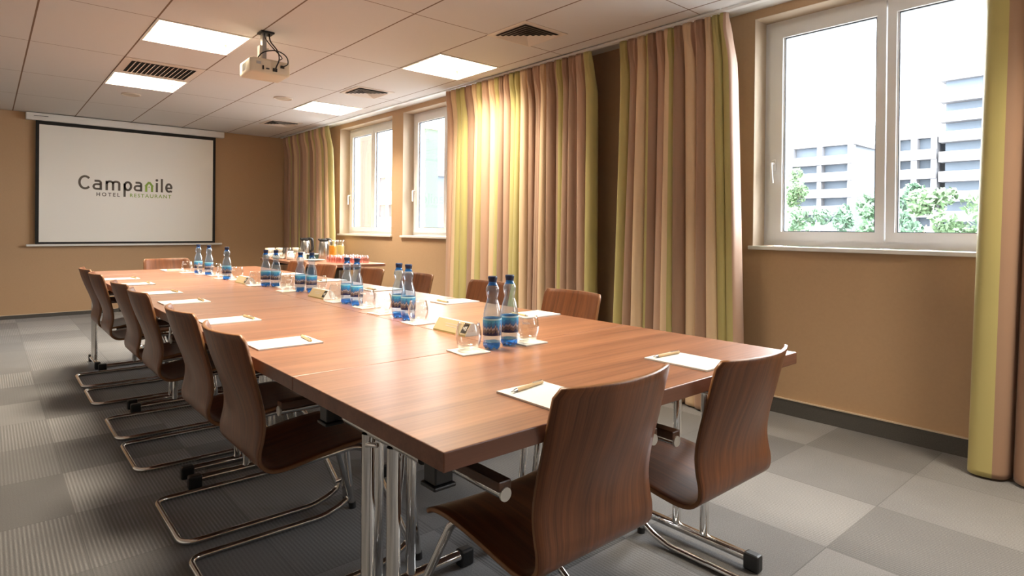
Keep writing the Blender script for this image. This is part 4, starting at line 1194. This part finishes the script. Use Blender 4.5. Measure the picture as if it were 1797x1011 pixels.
# distances about 60 m: position from bearings seen through the large window
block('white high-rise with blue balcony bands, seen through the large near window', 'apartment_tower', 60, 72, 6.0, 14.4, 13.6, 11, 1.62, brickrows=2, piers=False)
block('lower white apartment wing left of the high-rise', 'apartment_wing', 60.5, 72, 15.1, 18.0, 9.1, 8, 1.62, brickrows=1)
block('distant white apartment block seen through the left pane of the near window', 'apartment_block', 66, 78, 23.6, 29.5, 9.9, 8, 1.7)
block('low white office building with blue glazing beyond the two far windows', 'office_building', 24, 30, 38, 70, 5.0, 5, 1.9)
t = thing('facade_wing', 'salmon coloured facade wing outside the farthest window', 'building', (6.3, 16.3, 0))
obj('wall', B(-2.15, -0.3, -4.2, 2.25, 0.3, 9), simple('salmon_render', (0.125, 0.072, 0.050), 0.8), t)
obj('coping', B(-2.15, -0.35, 9, 2.3, 0.35, 9.2), pale, t)
t = thing('porch_pillar', 'green pillar outside the second far window', 'pillar', (6.45, 10.1, 0))
obj('shaft', B(-0.22, -0.2, -4.2, 0.22, 0.2, 3.05), simple('green_render', (0.055, 0.085, 0.062), 0.8), t)
obj('capital', B(-0.26, -0.24, 3.05, 0.26, 0.24, 3.30), simple('cream_render', (0.85, 0.74, 0.42), 0.8), t)
leaf_m = [foliage_mat('leaves_light', (0.060, 0.11, 0.045)), foliage_mat('leaves_mid', (0.048, 0.10, 0.048)), foliage_mat('leaves_blue', (0.055, 0.11, 0.065))]
bark = simple('bark', (0.16, 0.12, 0.08), 0.9)
def tree(x, y, top, rad, seed, lbl):
    r = random.Random(seed); g = -4.2
    t = thing('leafy_tree', lbl, 'tree', (x, y, g), 0, 'trees outside the near window')
    H = top-g
    bm = bmesh.new(); tube(bm, [(0, 0, 0), (0.05, 0.03, H*0.35), (0.1, -0.05, H*0.7)], [0.16, 0.12, 0.05], seg=8)
    for k in range(5):
        a = r.uniform(0, 6.28); z = H*r.uniform(0.35, 0.6)
        tube(bm, [(0.05, 0, z), (rad*0.5*math.cos(a), rad*0.5*math.sin(a), z+H*0.2)], [0.06, 0.02], seg=6)
    obj('trunk', bm, bark, t, smooth=True)
    bm = bmesh.new()
    blobs = [(r.gauss(0, rad*0.42), r.gauss(0, rad*0.42), H-rad*0.5-abs(r.gauss(0, H*0.28)), rad*r.uniform(0.25, 0.5)) for _ in range(16)]
    for _ in range(1500):
        bx_, by_, bz_, br = r.choice(blobs)
        d = Vector((r.gauss(0, 1), r.gauss(0, 1), r.gauss(0, 1))).normalized()*br*r.uniform(0.6, 1.0)
        c = Vector((bx_, by_, bz_))+d
        a = Vector((r.gauss(0, 1), r.gauss(0, 1), r.gauss(0, 1))).normalized(); b = a.orthogonal().normalized()
        s = r.uniform(0.06, 0.13)
        bm.faces.new([bm.verts.new(c+a*s*p+b*s*0.6*q) for p, q in ((-1, 0), (0, -1), (1, 0), (0, 1))])
    obj('foliage', bm, leaf_m[seed % 3], t)
tree(18.6, 8.1, 2.0, 0.78, 1, 'bushy green tree seen through the left pane, next to its left edge')
tree(21.8, 8.0, 2.2, 0.78, 2, 'rounded green tree in the middle of the left pane')
tree(18.8, 6.3, 2.5, 0.78, 4, 'green tree just left of the central window post')
tree(22.2, 6.2, 2.9, 0.78, 5, 'green tree in the right pane, just right of the post')
tree(19.2, 4.55, 2.5, 0.78, 6, 'taller green tree in the middle of the right pane')
tree(22.4, 4.4, 2.4, 0.78, 7, 'green tree behind the edge of the gold curtain')
tree(32.0, 14.2, 4.6, 0.9, 9, 'slender dark tree rising above the others in the left pane')
